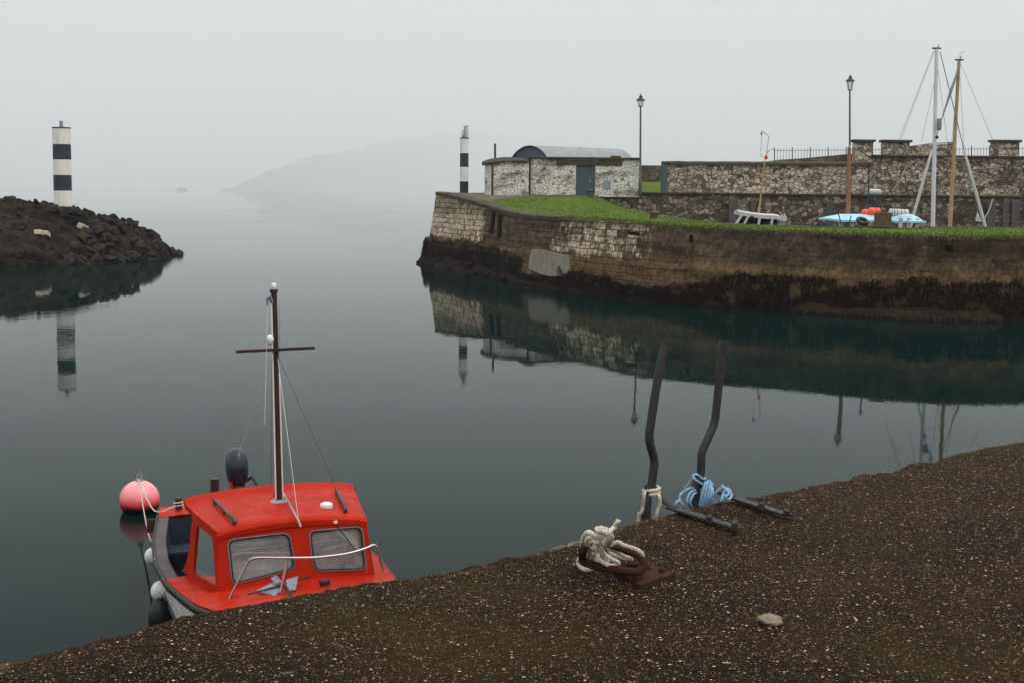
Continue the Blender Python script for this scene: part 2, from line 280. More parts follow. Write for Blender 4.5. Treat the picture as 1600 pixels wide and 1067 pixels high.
# ------------------------------------------------------------------ mesh helper
class MB:
    def __init__(s): s.v = []; s.f = []; s.uv = None
    def add(s, vs, fs):
        o = len(s.v); s.v += [tuple(x) for x in vs]; s.f += [tuple(i + o for i in f) for f in fs]; return s
    def box(s, c, size, rot=None):
        c = Vector(c); x, y, z = [k / 2 for k in size]; M_ = rot if rot else Matrix.Identity(3)
        vs = [c + M_ @ Vector((a * x, b * y, d * z)) for a in (-1, 1) for b in (-1, 1) for d in (-1, 1)]
        return s.add(vs, [(0, 1, 3, 2), (4, 6, 7, 5), (0, 4, 5, 1), (2, 3, 7, 6), (0, 2, 6, 4), (1, 5, 7, 3)])
    def tube(s, pts, r, k=10, cap=True, closed=False, flat=None):
        P = [Vector(p) for p in pts]; nP = len(P); rr = r if isinstance(r, (list, tuple)) else [r] * nP
        T = []
        for i in range(nP):
            a = P[(i - 1) % nP] if (closed or i > 0) else P[i]; b = P[(i + 1) % nP] if (closed or i < nP - 1) else P[i]
            T.append((b - a).normalized())
        up = Vector((0, 0, 1)) if abs(T[0].z) < .9 else Vector((1, 0, 0))
        x = T[0].cross(up).normalized(); vs = []
        for i in range(nP):
            if i: x = (x - T[i] * x.dot(T[i])).normalized()
            y = T[i].cross(x)
            for j in range(k):
                a = 2 * math.pi * (j + .5) / k; fx, fy = (1, 1) if flat is None else flat
                vs.append(P[i] + x * (math.cos(a) * rr[i] * fx) + y * (math.sin(a) * rr[i] * fy))
        fs = [(i * k + j, i * k + (j + 1) % k, ((i + 1) % nP) * k + (j + 1) % k, ((i + 1) % nP) * k + j) for i in range(nP if closed else nP - 1) for j in range(k)]
        if cap and not closed: fs += [tuple(range(k - 1, -1, -1)), tuple((nP - 1) * k + j for j in range(k))]
        return s.add(vs, fs)
    def lathe(s, prof, c=(0, 0, 0), k=24, cap=True, sx=1, sy=1):
        c = Vector(c); vs = [c + Vector((math.cos(2 * math.pi * j / k) * r * sx, math.sin(2 * math.pi * j / k) * r * sy, z)) for r, z in prof for j in range(k)]
        L = len(prof); fs = [(i * k + j, i * k + (j + 1) % k, (i + 1) * k + (j + 1) % k, (i + 1) * k + j) for i in range(L - 1) for j in range(k)]
        if cap: fs += [tuple(range(k - 1, -1, -1)), tuple((L - 1) * k + j for j in range(k))]
        return s.add(vs, fs)
    def sphere(s, c, r, k=24, l=14, sq=(1, 1, 1)):
        c = Vector(c); prof = [(math.sin(math.pi * (i + .02) / (l + .04)) * 1.0, -math.cos(math.pi * (i + .02) / (l + .04))) for i in range(l + 1)]
        o = len(s.v); s.lathe([(a * r, b * r) for a, b in prof], (0, 0, 0), k)
        s.v[o:] = [tuple(c + Vector((p[0] * sq[0], p[1] * sq[1], p[2] * sq[2]))) for p in s.v[o:]]; return s
    def loft(s, rows, closed=False, cap=False):
        k = len(rows[0]); vs = [p for r_ in rows for p in r_]; kk = k if closed else k - 1
        fs = [(i * k + j, i * k + (j + 1) % k, (i + 1) * k + (j + 1) % k, (i + 1) * k + j) for i in range(len(rows) - 1) for j in range(kk)]
        if cap: fs += [tuple(range(k - 1, -1, -1)), tuple((len(rows) - 1) * k + j for j in range(k))]
        return s.add(vs, fs)
    def xf(s, mat): s.v = [tuple(mat @ Vector(p)) for p in s.v]; return s
    def build(s, name, mat, parent=None, org=None, smooth=40, bevel=0, uv=None):
        me = bpy.data.meshes.new(name)
        o = Vector(org) if org is not None else Vector((0, 0, 0))
        me.from_pydata([tuple(Vector(p) - o) for p in s.v] if org is not None else s.v, [], s.f); me.validate(); 
        bm = bmesh.new(); bm.from_mesh(me); bmesh.ops.recalc_face_normals(bm, faces=bm.faces) if len(s.f) < 60000 and uv is None else None; bm.to_mesh(me); bm.free()
        if uv is not None:
            L = me.uv_layers.new(name='UVMap'); idx = np.empty(len(me.loops), dtype=np.int32); me.loops.foreach_get('vertex_index', idx)
            L.data.foreach_set('uv', np.asarray(uv, dtype=np.float32)[idx].ravel())
        if smooth: me.shade_smooth(); me.set_sharp_from_angle(angle=R(smooth))
        me.materials.append(M[mat] if isinstance(mat, str) else mat)
        ob = bpy.data.objects.new(name, me); COL.objects.link(ob)
        if parent: ob.parent = parent
        elif org is not None: ob.location = o
        if bevel:
            b = ob.modifiers.new('bevel', 'BEVEL'); b.width = bevel; b.segments = 2; b.limit_method = 'ANGLE'
        return ob

def tag(o, label=None, cat=None, group=None, kind=None):
    if label: o['label'] = label
    if cat: o['category'] = cat
    if group: o['group'] = group
    if kind: o['kind'] = kind
    return o
def thing(name, label, cat, loc=(0, 0, 0), rot=(0, 0, 0), group=None):
    o = bpy.data.objects.new(name, None); COL.objects.link(o); o.location = loc; o.rotation_euler = rot; o.empty_display_size = .2
    return tag(o, label, cat, group)
def copy_tree(o, parent=None):
    c = o.copy(); COL.objects.link(c)
    if parent: c.parent = parent
    for ch in list(o.children): copy_tree(ch, c)
    return c
def spline(pts, k=8, closed=False):
    P = [Vector(p) for p in pts]; out = []; nP = len(P); rng_ = range(nP if closed else nP - 1)
    for i in rng_:
        if closed: a, b, c, d = P[i - 1], P[i], P[(i + 1) % nP], P[(i + 2) % nP]
        else: a, b, c, d = P[max(i - 1, 0)], P[i], P[i + 1], P[min(i + 2, nP - 1)]
        for j in range(k):
            t = j / k
            out.append(.5 * ((2 * b) + (c - a) * t + (2 * a - 5 * b + 4 * c - d) * t * t + (3 * b - a - 3 * c + d) * t ** 3))
    if not closed: out.append(P[-1])
    return out
def resample(pts, step):
    P = [Vector(p) for p in pts]; out = [P[0]]; acc = 0
    for a, b in zip(P, P[1:]):
        L = (b - a).length
        if L < 1e-7: continue
        d = step - acc
        while d <= L: out.append(a + (b - a) * (d / L)); d += step
        acc = (acc + L) % step
    return out
def rope(mb, pts, r, step=None, strands=3, pitch=None):
    r = r * .76
    step = step or r * .55; pitch = pitch or r * 6.0
    P = resample(spline(pts, 10), step)
    if len(P) < 3: return mb
    T = [(P[min(i + 1, len(P) - 1)] - P[max(i - 1, 0)]).normalized() for i in range(len(P))]
    up = Vector((0, 0, 1)) if abs(T[0].z) < .9 else Vector((1, 0, 0)); x = T[0].cross(up).normalized(); fr = []
    for i in range(len(P)):
        x = (x - T[i] * x.dot(T[i])).normalized(); fr.append((x.copy(), T[i].cross(x)))
    for q in range(strands):
        pts2 = []
        for i in range(len(P)):
            a = 2 * math.pi * (i * step / pitch + q / strands); pts2.append(P[i] + fr[i][0] * (math.cos(a) * r * .48) + fr[i][1] * (math.sin(a) * r * .48))
        mb.tube(pts2, r * .58, 7)
    return mb
def rpoly(pts, r, k=5):
    P = [Vector(p) for p in pts]; out = []
    for i in range(len(P)):
        a, b, c = P[i - 1], P[i], P[(i + 1) % len(P)]
        d1 = (a - b); d2 = (c - b); rr = min(r, d1.length * .45, d2.length * .45); s_ = b + d1.normalized() * rr; e_ = b + d2.normalized() * rr
        for j in range(k + 1):
            t = j / k; out.append(s_ * (1 - t) ** 2 + b * 2 * t * (1 - t) + e_ * t * t)
    return out
def panel(loops, thick, mat4):
    cu = bpy.data.curves.new('tmp', 'CURVE'); cu.dimensions = '2D'; cu.fill_mode = 'BOTH'; cu.extrude = thick / 2
    for L in loops:
        sp = cu.splines.new('POLY'); sp.points.add(len(L) - 1); sp.use_cyclic_u = True
        for i, p in enumerate(L): sp.points[i].co = (p[0], p[1], 0, 1)
    ob = bpy.data.objects.new('tmp', cu); me = bpy.data.meshes.new_from_object(ob)
    mb = MB(); mb.add([mat4 @ v_.co for v_ in me.vertices], [tuple(p.vertices) for p in me.polygons])
    bpy.data.objects.remove(ob); bpy.data.curves.remove(cu); bpy.data.meshes.remove(me); return mb
def frame(o, ax, ay):
    ax = Vector(ax).normalized(); ay = Vector(ay); ay = (ay - ax * ay.dot(ax)).normalized(); az = ax.cross(ay)
    m_ = Matrix((ax, ay, az)).transposed().to_4x4(); m_.translation = Vector(o); return m_
def nz(x, y, z=0, sc=1., oct=4): return mnoise.fractal(Vector((x * sc, y * sc, z * sc)), 1.0, 2.0, oct)
def lerp_tab(x, tab): return float(np.interp(x, [a for a, b in tab], [b for a, b in tab]))

# ------------------------------------------------------------------ world and light
SUN_EL, SUN_AZ = R(60), R(110)
w = bpy.data.worlds.new('World'); S.world = w; w.use_nodes = True; nt = w.node_tree; bg = nt.nodes['Background']
sky = nt.nodes.new('ShaderNodeTexSky'); sky.sky_type = 'NISHITA'; sky.sun_disc = False; sky.sun_elevation = SUN_EL; sky.sun_rotation = SUN_AZ
sky.air_density = 1.0; sky.dust_density = 4.0; sky.ozone_density = 1.0
hs = nt.nodes.new('ShaderNodeHueSaturation'); hs.inputs['Saturation'].default_value = .12; nt.links.new(sky.outputs[0], hs.inputs['Color'])
tc = nt.nodes.new('ShaderNodeTexCoord'); sx = nt.nodes.new('ShaderNodeSeparateXYZ'); nt.links.new(tc.outputs['Generated'], sx.inputs[0])
ov = nt.nodes.new('ShaderNodeValToRGB'); nt.links.new(sx.outputs[2], ov.inputs[0])          # overcast dome: the zenith is brighter than the horizon
ov.color_ramp.elements[0].position = 0; ov.color_ramp.elements[0].color = (.37, .393, .397, 1); ov.color_ramp.elements[1].position = 1; ov.color_ramp.elements[1].color = (1, 1.0, 1.0, 1)
sc_ = nt.nodes.new('ShaderNodeVectorMath'); sc_.operation = 'SCALE'; sc_.inputs['Scale'].default_value = 14.0; nt.links.new(ov.outputs[0], sc_.inputs[0])
mx = nt.nodes.new('ShaderNodeMix'); mx.data_type = 'RGBA'; mx.inputs[0].default_value = .82
nt.links.new(hs.outputs[0], mx.inputs[6]); nt.links.new(sc_.outputs[0], mx.inputs[7]); nt.links.new(mx.outputs[2], bg.inputs[0]); bg.inputs[1].default_value = .1
sd = bpy.data.lights.new('sun', 'SUN'); sd.energy = .8; sd.angle = R(25); sd.color = (1, .96, .9)
so = bpy.data.objects.new('sun', sd); COL.objects.link(so)
# direction towards the sun for sun_rotation: (sin(rot), cos(rot)) in plan
dv = Vector((math.sin(SUN_AZ) * math.cos(SUN_EL), math.cos(SUN_AZ) * math.cos(SUN_EL), math.sin(SUN_EL)))
so.rotation_euler = dv.to_track_quat('Z', 'Y').to_euler(); so.location = (0, -20, 60)
vs = S.view_settings; vs.view_transform = 'Standard'; vs.look = 'None'; vs.gamma = 1; vs.exposure = 0.5

# haze
hz = N('sea haze'); hz.nt.nodes.remove(hz.b)
pv = hz.nd('ShaderNodeVolumePrincipled'); pv.inputs['Color'].default_value = (.93, .955, .965, 1); pv.inputs['Density'].default_value = .0002; pv.inputs['Anisotropy'].default_value = 0.0
hz.nt.links.new(pv.outputs[0], hz.out.inputs['Volume'])
hb = MB().box((0, 12300, 449.0), (32000, 25200, 902.0)).build('haze', hz.m, smooth=0); tag(hb, kind='stuff')

# ------------------------------------------------------------------ water, hills
MB().add([(-15800, -250, 0), (15800, -250, 0), (15800, 24500, 0), (-15800, 24500, 0)], [(0, 1, 2, 3)]).build('water', 'water', smooth=0)['kind'] = 'structure'
ridge = [(365, 294), (385, 285), (400, 278), (440, 261), (480, 248), (540, 235), (600, 222), (690, 208), (800, 212), (1000, 240), (1300, 262), (1700, 290)]
rows = []
for i in range(190):
    px = 358 + i * 7
    DH = 9000 + min(14500, max(0, px - 370) * 26)
    P = aty(px, lerp_tab(px, ridge), DH); zt = max(-2, P.z); zt += (nz(px * .03, 3.1, 0, 1, 6) * min(60, max(zt, 0) * .26) + 9 * nz(px * .35, 1.7, 0, 1, 3) * min(1, max(zt, 0) / 60))
    rows.append([Vector((P.x * (1 + (t - .45) * .1), DH + (t - .45) * 1500, -3 + (zt + 3) * max(0, math.sin(min(1, t / .9) * math.pi)) ** .8 if 0 < t < .9 else -3)) for t in np.linspace(0, .9, 13)])
MB().loft(rows).build('hills', 'hill', smooth=60)['kind'] = 'structure'
P = aty(284, 294, 7800); rows = []
for i in range(14):
    a = i / 13; hgt = math.sin(a * math.pi) ** .7 * 17 * (1 + .4 * nz(i * .7, 9.)); rows.append([Vector((P.x - 35 + 70 * a, 7800 + y_, -1 + (hgt + 1) * (1 - (y_ / 5) ** 2))) for y_ in np.linspace(-5, 5, 7)])
tag(MB().loft(rows).build('islet', 'hill', smooth=60), 'low rocky islet far out on the misty water', 'islet')

# ------------------------------------------------------------------ foreground quay
QZ = 3.0
EP = [at(x, y, QZ) for x, y in [(0, 1030), (100, 1003), (200, 975), (300, 950), (430, 925), (560, 905), (620, 893), (700, 883), (800, 862), (870, 845), (940, 826), (1020, 800), (1080, 787), (1180, 770), (1300, 745), (1380, 728), (1450, 712), (1520, 697), (1600, 685)]]
P0 = EP[0].copy(); qe = (EP[-1] - EP[0]).normalized(); qn = Vector((-qe.y, qe.x, 0))
es = [(p - P0).dot(qe) for p in EP]; ew = [(p - P0).dot(qn) for p in EP]
ss = np.concatenate([np.linspace(-30, -1.2, 30), np.arange(-1.0, 8.6, .022), np.linspace(8.8, 40, 30)])
prof = [(-40, 0), (-20, 0), (-12, 0), (-9, 0)] + [(-t, 0) for t in np.arange(7, .7, -.06)] + [(-t, 0) for t in np.arange(.7, .08, -.02)] + [(-.08, -.002), (-.06, -.006), (-.043, -.014), (-.028, -.026), (-.016, -.042), (-.006, -.065), (0, -.1), (.004, -.16), (.004, -.25), (.0, -.4), (0, -.8), (0, -1.5), (0, -3.0), (0, -4.2)]
V = []; UV = []
for s_ in ss:
    wob = float(np.interp(s_, es, ew)); wob += .025 * nz(s_, 1.3, 0, 2.2, 5) + .012 * nz(s_, 5.3, 0, 14, 3)
    chip = max(0, nz(s_, 8.8, 0, 1.1, 3) - .25) * .12
    for (t, dz) in prof:
        fade = max(0., 1 + t / .6) if t < 0 else 1
        k = 1 if -1.2 <= s_ <= 8.6 else 0
        p = P0 + qe * s_ + qn * (t + wob * (max(0, 1 + t / 4.) if t < 0 else 1))
        z = QZ + dz
        if k and t > -7.5:
            z += .010 * nz(p.x, p.y, 0, .8, 3) + .0035 * nz(p.x, p.y, 0, 9, 3) - chip * (fade ** 3) * (1 if dz > -.1 else .4)
            if dz < 0:
                q_ = .018 * nz(p.x * 1.0, p.y, z * 1.0, 7, 4) + .008 * nz(p.x, p.y, z, 25, 2); p = p + qn * q_; z += q_ * .5
        V.append((p.x, p.y, z)); UV.append((s_, -t if dz > -.2 else .0))
k = len(prof); mb = MB(); mb.v = V
mb.f = [(i * k + j, (i + 1) * k + j, (i + 1) * k + j + 1, i * k + j + 1) for i in range(len(ss) - 1) for j in range(k - 1)]
mb.build('quay', 'quay', smooth=60, uv=UV)['kind'] = 'structure'
def qz(x, y): return QZ + .010 * nz(x, y, 0, .8, 3) + .0035 * nz(x, y, 0, 9, 3)

# loose stone
bm = bmesh.new(); bmesh.ops.create_icosphere(bm, subdivisions=4, radius=1)
for v_ in bm.verts:
    d = 1 + .28 * nz(*v_.co, 1.3, 3) + .05 * nz(*v_.co, 6, 3); v_.co = Vector((v_.co.x * .047, v_.co.y * .040, v_.co.z * .020)) * d
me = bpy.data.meshes.new('loose_stone'); bm.to_mesh(me); bm.free(); me.shade_smooth(); me.materials.append(M['pebble'])
o = bpy.data.objects.new('loose_stone', me); COL.objects.link(o); P = at(1204, 975, QZ); o.location = (P.x, P.y, qz(P.x, P.y) + .016); o.rotation_euler = (0, 0, -.3)
tag(o, 'pale fist sized stone lying alone on the brown quay', 'stone')

# ------------------------------------------------------------------ ladder with tall handrails
LP = at(1014, 800, QZ) + qn * .05
lad = thing('quay_ladder', 'dark iron quay ladder with two tall bent handrails', 'ladder', (LP.x, LP.y, QZ))
railpts = [[(1039.5, 540.5), (1036, 553), (1032, 569), (1024, 614), (1017, 660), (1014.5, 680), (1016, 693), (1020.6, 711), (1022, 726), (1017, 764), (1009, 812)],
           [(1130.5, 533), (1128, 553), (1124, 591), (1118, 650), (1114, 666), (1107, 682), (1099, 700), (1096, 711), (1095, 737), (1090, 760), (1085.5, 796)]]
bott = []
for pl in railpts:
    W = [hit(x, y, LP, qn) for x, y in pl]
    W = W + [Vector((W[-1].x, W[-1].y, 1.4)), Vector((W[-1].x, W[-1].y, -.6))]
    MB().tube(spline(W, 4), .026, 14, flat=(1.0, .85)).build('handrail', 'iron', lad, org=lad.location); bott.append(W[-2])
for i in range(9):
    z = 2.6 - i * .3
    MB().tube([Vector((bott[0].x, bott[0].y, z)), Vector((bott[1].x, bott[1].y, z))], .016, 10).build('rung', 'iron', lad, org=lad.location)
def flatbar(a, b, bolts, lead):
    A = at(*a, QZ + .02); B_ = at(*b, QZ + .02); d = (B_ - A).normalized(); sd_ = Vector((-d.y, d.x, 0)); Rm = Matrix((d, sd_, Vector((0, 0, 1)))).transposed()
    L = at(*lead, QZ + .03)
    L = Vector((L.x, L.y, QZ + .10))
    m_ = MB(); m_.box((A + B_) / 2 + Vector((0, 0, .004)), ((B_ - A).length, .052, .014), Rm)
    ob = m_.build('fixing_bar', 'iron', lad, org=lad.location, smooth=0, bevel=.003)
    MB().tube([L, (L + A) / 2 + Vector((0, 0, -.01)), A + Vector((0, 0, .003)) + d * .05], .022, 8, flat=(1, .6)).build('bracket', 'iron', lad, org=lad.location)
    for bx in bolts:
        Q = at(*bx, QZ + .04); MB().lathe([(.0175, 0), (.0175, .026), (.013, .032)], (Q.x, Q.y, QZ + .028), 6).build('bolt', 'iron', lad, org=lad.location, smooth=0)
flatbar((1046, 793), (1156, 827), [(1108, 811), (1148, 822)], (1022, 778))
flatbar((1138, 776), (1233, 806), [(1190, 791), (1229, 802)], (1092, 766))

def onp(px, py, off=0.0): return hit(px, py, LP + qn * off, qn)
mb = MB(); c0 = onp(1018, 768)
ring = []
for i in range(27):
    a = i / 26 * 2 * math.pi * 2.15; ring.append(c0 + qe * (math.cos(a) * .040) + qn * (-math.sin(a) * .040) + Vector((0, 0, .022 - .02 * i / 26 * 2.1)))
ring += [onp(1030, 775, -.06), onp(1031, 783, -.06), onp(1029, 792, -.05), onp(1025, 806, -.04), onp(1022, 824, .0), Vector((*onp(1020, 830).xy, 2.5))]
rope(mb, ring, .0125)
rope(mb, [onp(1008, 766, -.035), onp(1006, 776, -.035), onp(1005, 788, -.01), onp(1002, 800, .0), onp(997, 816, .02), Vector((*onp(996, 830, .03).xy, 2.5))], .0115)
tag(mb.build('mooring_rope', 'rope'), 'beige rope wound twice around the nearer ladder handrail', 'rope')
mb = MB()
def bl(seq, r=.0076): rope(mb, [onp(x, y, o_) for x, y, o_ in seq], r)
bl([(1082, 742, -.03), (1089, 741, -.045), (1098, 748, -.03), (1102, 747, .0), (1092, 745, .04), (1083, 744, .02), (1088, 750, -.04), (1100, 757, -.03), (1101, 751, .01)], .008)
bl([(1086, 762, .0), (1076, 763, -.01), (1064, 771, -.02), (1061, 781, -.02), (1067, 788, -.02), (1071, 796, .0), (1073, 806, .03)])
bl([(1064, 780, -.03), (1057, 784, -.03), (1054, 790, -.02), (1057, 797, .0), (1060, 806, .03)])
bl([(1088, 764, -.01), (1078, 770, -.03), (1073, 782, -.03), (1077, 790, -.02), (1079, 802, .02)])
bl([(1089, 768, -.01), (1083, 773, -.04), (1078, 784, -.04), (1081, 792, -.02), (1084, 803, .02)])
for q, (a, b, c_) in enumerate([((1093, 788), (1101, 758), (1107, 752)), ((1097, 790), (1104, 762), (1108, 751)), ((1101, 790), (1108, 764), (1111, 754)), ((1105, 789), (1111, 767), (1112, 756)), ((1110, 786), (1114, 768), (1111, 758))]):
    bl([(a[0] - 2, a[1] + 14, .03), (*a, -.03 - q * .008), (*b, -.05 - q * .006), (*c_, -.03), (c_[0] + 3, c_[1] + 8, .0), (a[0] + 8, a[1] - 8, .02), (a[0] + 7, a[1] + 10, .03)])
bl([(1102, 792, -.04), (1108, 781, -.08), (1117, 770, -.12), (1127, 762, -.15), (1134, 762, -.16), (1140, 768, -.17), (1142, 776, -.17)], .0085)
bl([(1128, 758, -.15), (1134, 764, -.18), (1139, 770, -.2), (1133, 776, -.2), (1128, 782, -.17), (1130, 771, -.14), (1138, 763, -.15), (1143, 774, -.18), (1137, 780, -.2), (1131, 772, -.2)], .0085)
tag(mb.build('blue_rope', 'bluerope'), 'tangle of pale blue rope tied around the farther ladder handrail', 'rope')
mb = MB(); rope(mb, [onp(1082, 744, -.03), onp(1075, 755, -.02), onp(1069, 763, -.02), onp(1062, 780, .02), onp(1054, 800, .05)], .005, step=.006)
tag(mb.build('thin_cord', 'greencord'), 'thin grey green cord hanging beside the blue rope tangle', 'cord')

# ------------------------------------------------------------------ mooring cleat and its rope
CP = at(1008, 897, QZ)
cl = thing('mooring_cleat', 'rusty iron mooring cleat bolted to the quay edge', 'cleat', (CP.x, CP.y, QZ))
pc = [at(x, y, QZ + .02) for x, y in [(963, 889), (1000, 912), (1053, 894), (1016, 878)]]
cen = sum(pc, Vector()) / 4
m_ = MB(); m_.add([Vector((p.x, p.y, z)) for z in (QZ - .012, QZ + .018) for p in pc], [(3, 2, 1, 0), (4, 5, 6, 7)] + [(i, (i + 1) % 4, 4 + (i + 1) % 4, 4 + i) for i in range(4)])
m_.build('base_plate', 'rust', cl, org=cl.location, smooth=0, bevel=.004)
for x, y in [(1035, 889), (996, 901), (1010, 884)]:
    Q = at(x, y, QZ + .03); MB().lathe([(.016, 0), (.016, .012), (.011, .02)], (Q.x, Q.y, QZ + .017), 6).build('bolt', 'rust', cl, org=cl.location, smooth=0)
ringpx = [(911, 858, .125), (910, 871, .075), (914, 878, .06), (940, 886, .055), (970, 891, .05), (993, 893, .05), (1004, 887, .06), (1005, 876, .085), (998, 868, .10), (975, 858, .115), (948, 849, .125), (926, 846, .13)]
MB().tube(spline([at(x, y, QZ + z) for x, y, z in ringpx], 5, True), .0175, 12, closed=True, flat=(1.05, .8)).build('ring', 'rust', cl, org=cl.location)
sp_ = at(990, 890, QZ + .03); MB().tube([(sp_.x, sp_.y, QZ + .0), (sp_.x, sp_.y, QZ + .06)], [.045, .03], 12).build('pedestal', 'rust', cl, org=cl.location)
def cr(seq, r=.0125):
    rope(mb, [at(880 + x / 7.62, 790 + y / 7.62, QZ + z) for x, y, z in seq], r)
mb = MB()
cr([(655, 175, .30), (600, 260, .255), (555, 330, .215), (560, 420, .19), (520, 470, .17), (450, 430, .17)], .013)
cr([(495, 375, .22), (380, 345, .22), (300, 310, .2), (245, 360, .17), (225, 460, .12), (225, 560, .08), (240, 640, .04)])
cr([(500, 400, .21), (400, 385, .20), (310, 375, .19), (280, 430, .16), (320, 520, .11), (400, 450, .15), (440, 420, .18)])
cr([(470, 260, .25), (400, 270, .245), (440, 310, .24), (530, 300, .25), (565, 400, .21), (500, 470, .18), (400, 420, .2)])
cr([(620, 255, .265), (560, 300, .265), (530, 400, .225), (490, 470, .18), (440, 500, .14)])
cr([(440, 265, .25), (520, 280, .26), (575, 350, .24), (560, 440, .20), (500, 480, .17)])
cr([(420, 300, .24), (480, 300, .255), (540, 340, .25), (500, 420, .21), (440, 450, .17)])
cr([(450, 430, .18), (455, 510, .15), (500, 580, .12), (590, 640, .10), (660, 680, .08), (610, 715, .06), (520, 700, .07), (440, 640, .09), (400, 560, .11), (430, 500, .14)])
cr([(420, 530, .12), (395, 600, .085), (430, 665, .07), (520, 690, .07)])
cr([(350, 560, .10), (340, 620, .075), (370, 660, .055)])
cr([(280, 480, .12), (350, 510, .12), (420, 480, .15), (380, 430, .17), (300, 420, .17)])
cr([(470, 560, .12), (500, 630, .09), (540, 670, .07)])
cr([(215, 600, .07), (180, 650, .03), (200, 715, .015), (260, 755, .013), (330, 755, .013), (375, 740, .014)])
cr([(520, 500, .11), (600, 530, .10), (690, 580, .085), (760, 610, .075), (830, 610, .07)], .0115)
cr([(540, 560, .08), (640, 600, .07), (740, 625, .06), (820, 630, .055)], .0115)
cr([(640, 430, .155), (720, 465, .15), (800, 490, .145), (880, 520, .135), (935, 565, .12), (955, 620, .09), (935, 670, .06)], .0115)
cr([(560, 470, .14), (610, 440, .15), (660, 430, .16), (700, 450, .155)], .0115)
tag(mb.build('coiled_rope', 'rope'), 'knotted heap of white rope wound on the rusty cleat', 'rope')

# ------------------------------------------------------------------ the red boat
YAW, HEEL = R(21), R(1.4); BO = Vector((-2.12, 13.5, 0))
boat = thing('cabin_boat', 'small red cabin motorboat with white hull and wooden mast', 'boat', BO, (0, -HEEL, YAW))
BM = Matrix.Translation(BO) @ Euler((0, -HEEL, YAW)).to_matrix().to_4x4(); BI = BM.inverted()
def bray(px, py):
    o_ = BI @ CAM; d = BI.to_3x3() @ ray(px, py); return o_, d
def bpl(px, py, P, n_): o_, d = bray(px, py); return o_ + d * ((Vector(P) - o_).dot(n_) / d.dot(n_))
def bz(px, py, z): return bpl(px, py, (0, 0, z), Vector((0, 0, 1)))
def bx_(px, py, x): return bpl(px, py, (x, 0, 0), Vector((1, 0, 0)))
def by_(px, py, y): return bpl(px, py, (0, y, 0), Vector((0, 1, 0)))
HB = [(-1.95, .03), (-1.8, .26), (-1.5, .50), (-1.2, .68), (-.8, .85), (-.35, .965), (.1, 1.03), (.75, 1.10), (1.6, 1.10), (2.4, 1.03), (3.0, .94), (3.6, .84), (4.0, .77)]
SH = [(-1.95, .98), (-1.2, .86), (-.35, .765), (.75, .72), (1.6, .70), (3, .71), (4, .74)]
ys = np.concatenate([np.linspace(-1.95, -.6, 14), np.linspace(-.4, 4, 24)])
def hb(y): return lerp_tab(y, HB)
def sh(y): return lerp_tab(y, SH)
sec = [(1.0, 1.0), (.985, .8), (.96, .6), (.93, .42), (.87, .22), (.74, .0), (.45, -.18), (.05, -.3)]
def sect(y):
    b, s_ = hb(y), sh(y) - .02; bowf = max(0, min(1, (-.6 - y) / 1.35)); out = []
    for fx, fz in sec:
        z = fz * s_ if fz >= 0 else fz * (1 - bowf * .5); fx2 = fx * (1 - bowf * .55 * (1 - max(fz, 0))); out.append((fx2 * b, z))
    return out
rows = []
for y in ys: q = sect(y); rows.append([Vector((-x, y, z)) for x, z in q] + [Vector((x, y, z)) for x, z in reversed(q)])
mb = MB().loft(rows); mb.f.append(tuple((len(rows) - 1) * 16 + j for j in range(16))); mb.build('hull', 'white', boat, smooth=35)
# strakes, capping
for sgn in (-1, 1): MB().tube([(sgn * (hb(y) + .012), y, sh(y) - .045) for y in np.linspace(-1.9, 4.0, 40)], .045, 10, flat=(.6, 1.0)).build('rubbing_strake', 'black', boat)
def fsec(y, f): q = sect(y); return np.interp(f, [0, .22, .42, .6, .8, 1], [q[5][0], q[4][0], q[3][0], q[2][0], q[1][0], q[0][0]])
for sgn in (-1, 1): MB().tube([(sgn * (fsec(y, .46) + .008), y, .46 * (sh(y) - .02)) for y in np.linspace(-1.85, 4, 36)], .028, 8, flat=(.7, 1)).build('lower_strake', 'black', boat)
def deckstrip(y0, y1, wi, name, mat, dz=.0, th=.03, nn=16):
    for sgn in (-1, 1):
        rows = []; m_ = MB()
        for y in np.linspace(y0, y1, nn):
            a = hb(y) + .005; b = a - (wi(y) if callable(wi) else wi); s_ = sh(y) + dz
            rows.append([Vector((sgn * a, y, s_ - th)), Vector((sgn * (a - .005), y, s_ - .005)), Vector((sgn * (a - .012), y, s_)), Vector((sgn * (b + .01), y, s_ + .004)), Vector((sgn * b, y, s_ - .004)), Vector((sgn * b, y, s_ - th))])
        m_.loft(rows, closed=True, cap=True).build(name, mat, boat, smooth=50)
deckstrip(.86, 3.62, .125, 'gunwale', 'greydeck', .004)
deckstrip(-.25, .86, lambda y: .33 - .1 * max(0, (y - .3)), 'side_deck', 'red', .006)
# foredeck and stern deck: cambered
def deck(y0, y1, name, camber, nn=14, dz=.0):
    rows = []
    for y in np.linspace(y0, y1, nn):
        b = hb(y) + .004; rows.append([Vector((b * t, y, sh(y) + dz + camber * (1 - t * t))) for t in np.linspace(-1, 1, 13)])
    mb = MB().loft(rows); top = len(mb.v)
    mb.loft([[p - Vector((0, 0, .03)) for p in r_] for r_ in rows]); return mb.build(name, 'red', boat, smooth=50)
deck(-1.94, -.02, 'foredeck', .05, 18, .008); deck(3.52, 4.0, 'stern_deck', .02, 6, .008)
MB().box((0, 3.54, .64), (1.98, .03, .16)).build('stern_coaming', 'brownwood', boat, smooth=0)
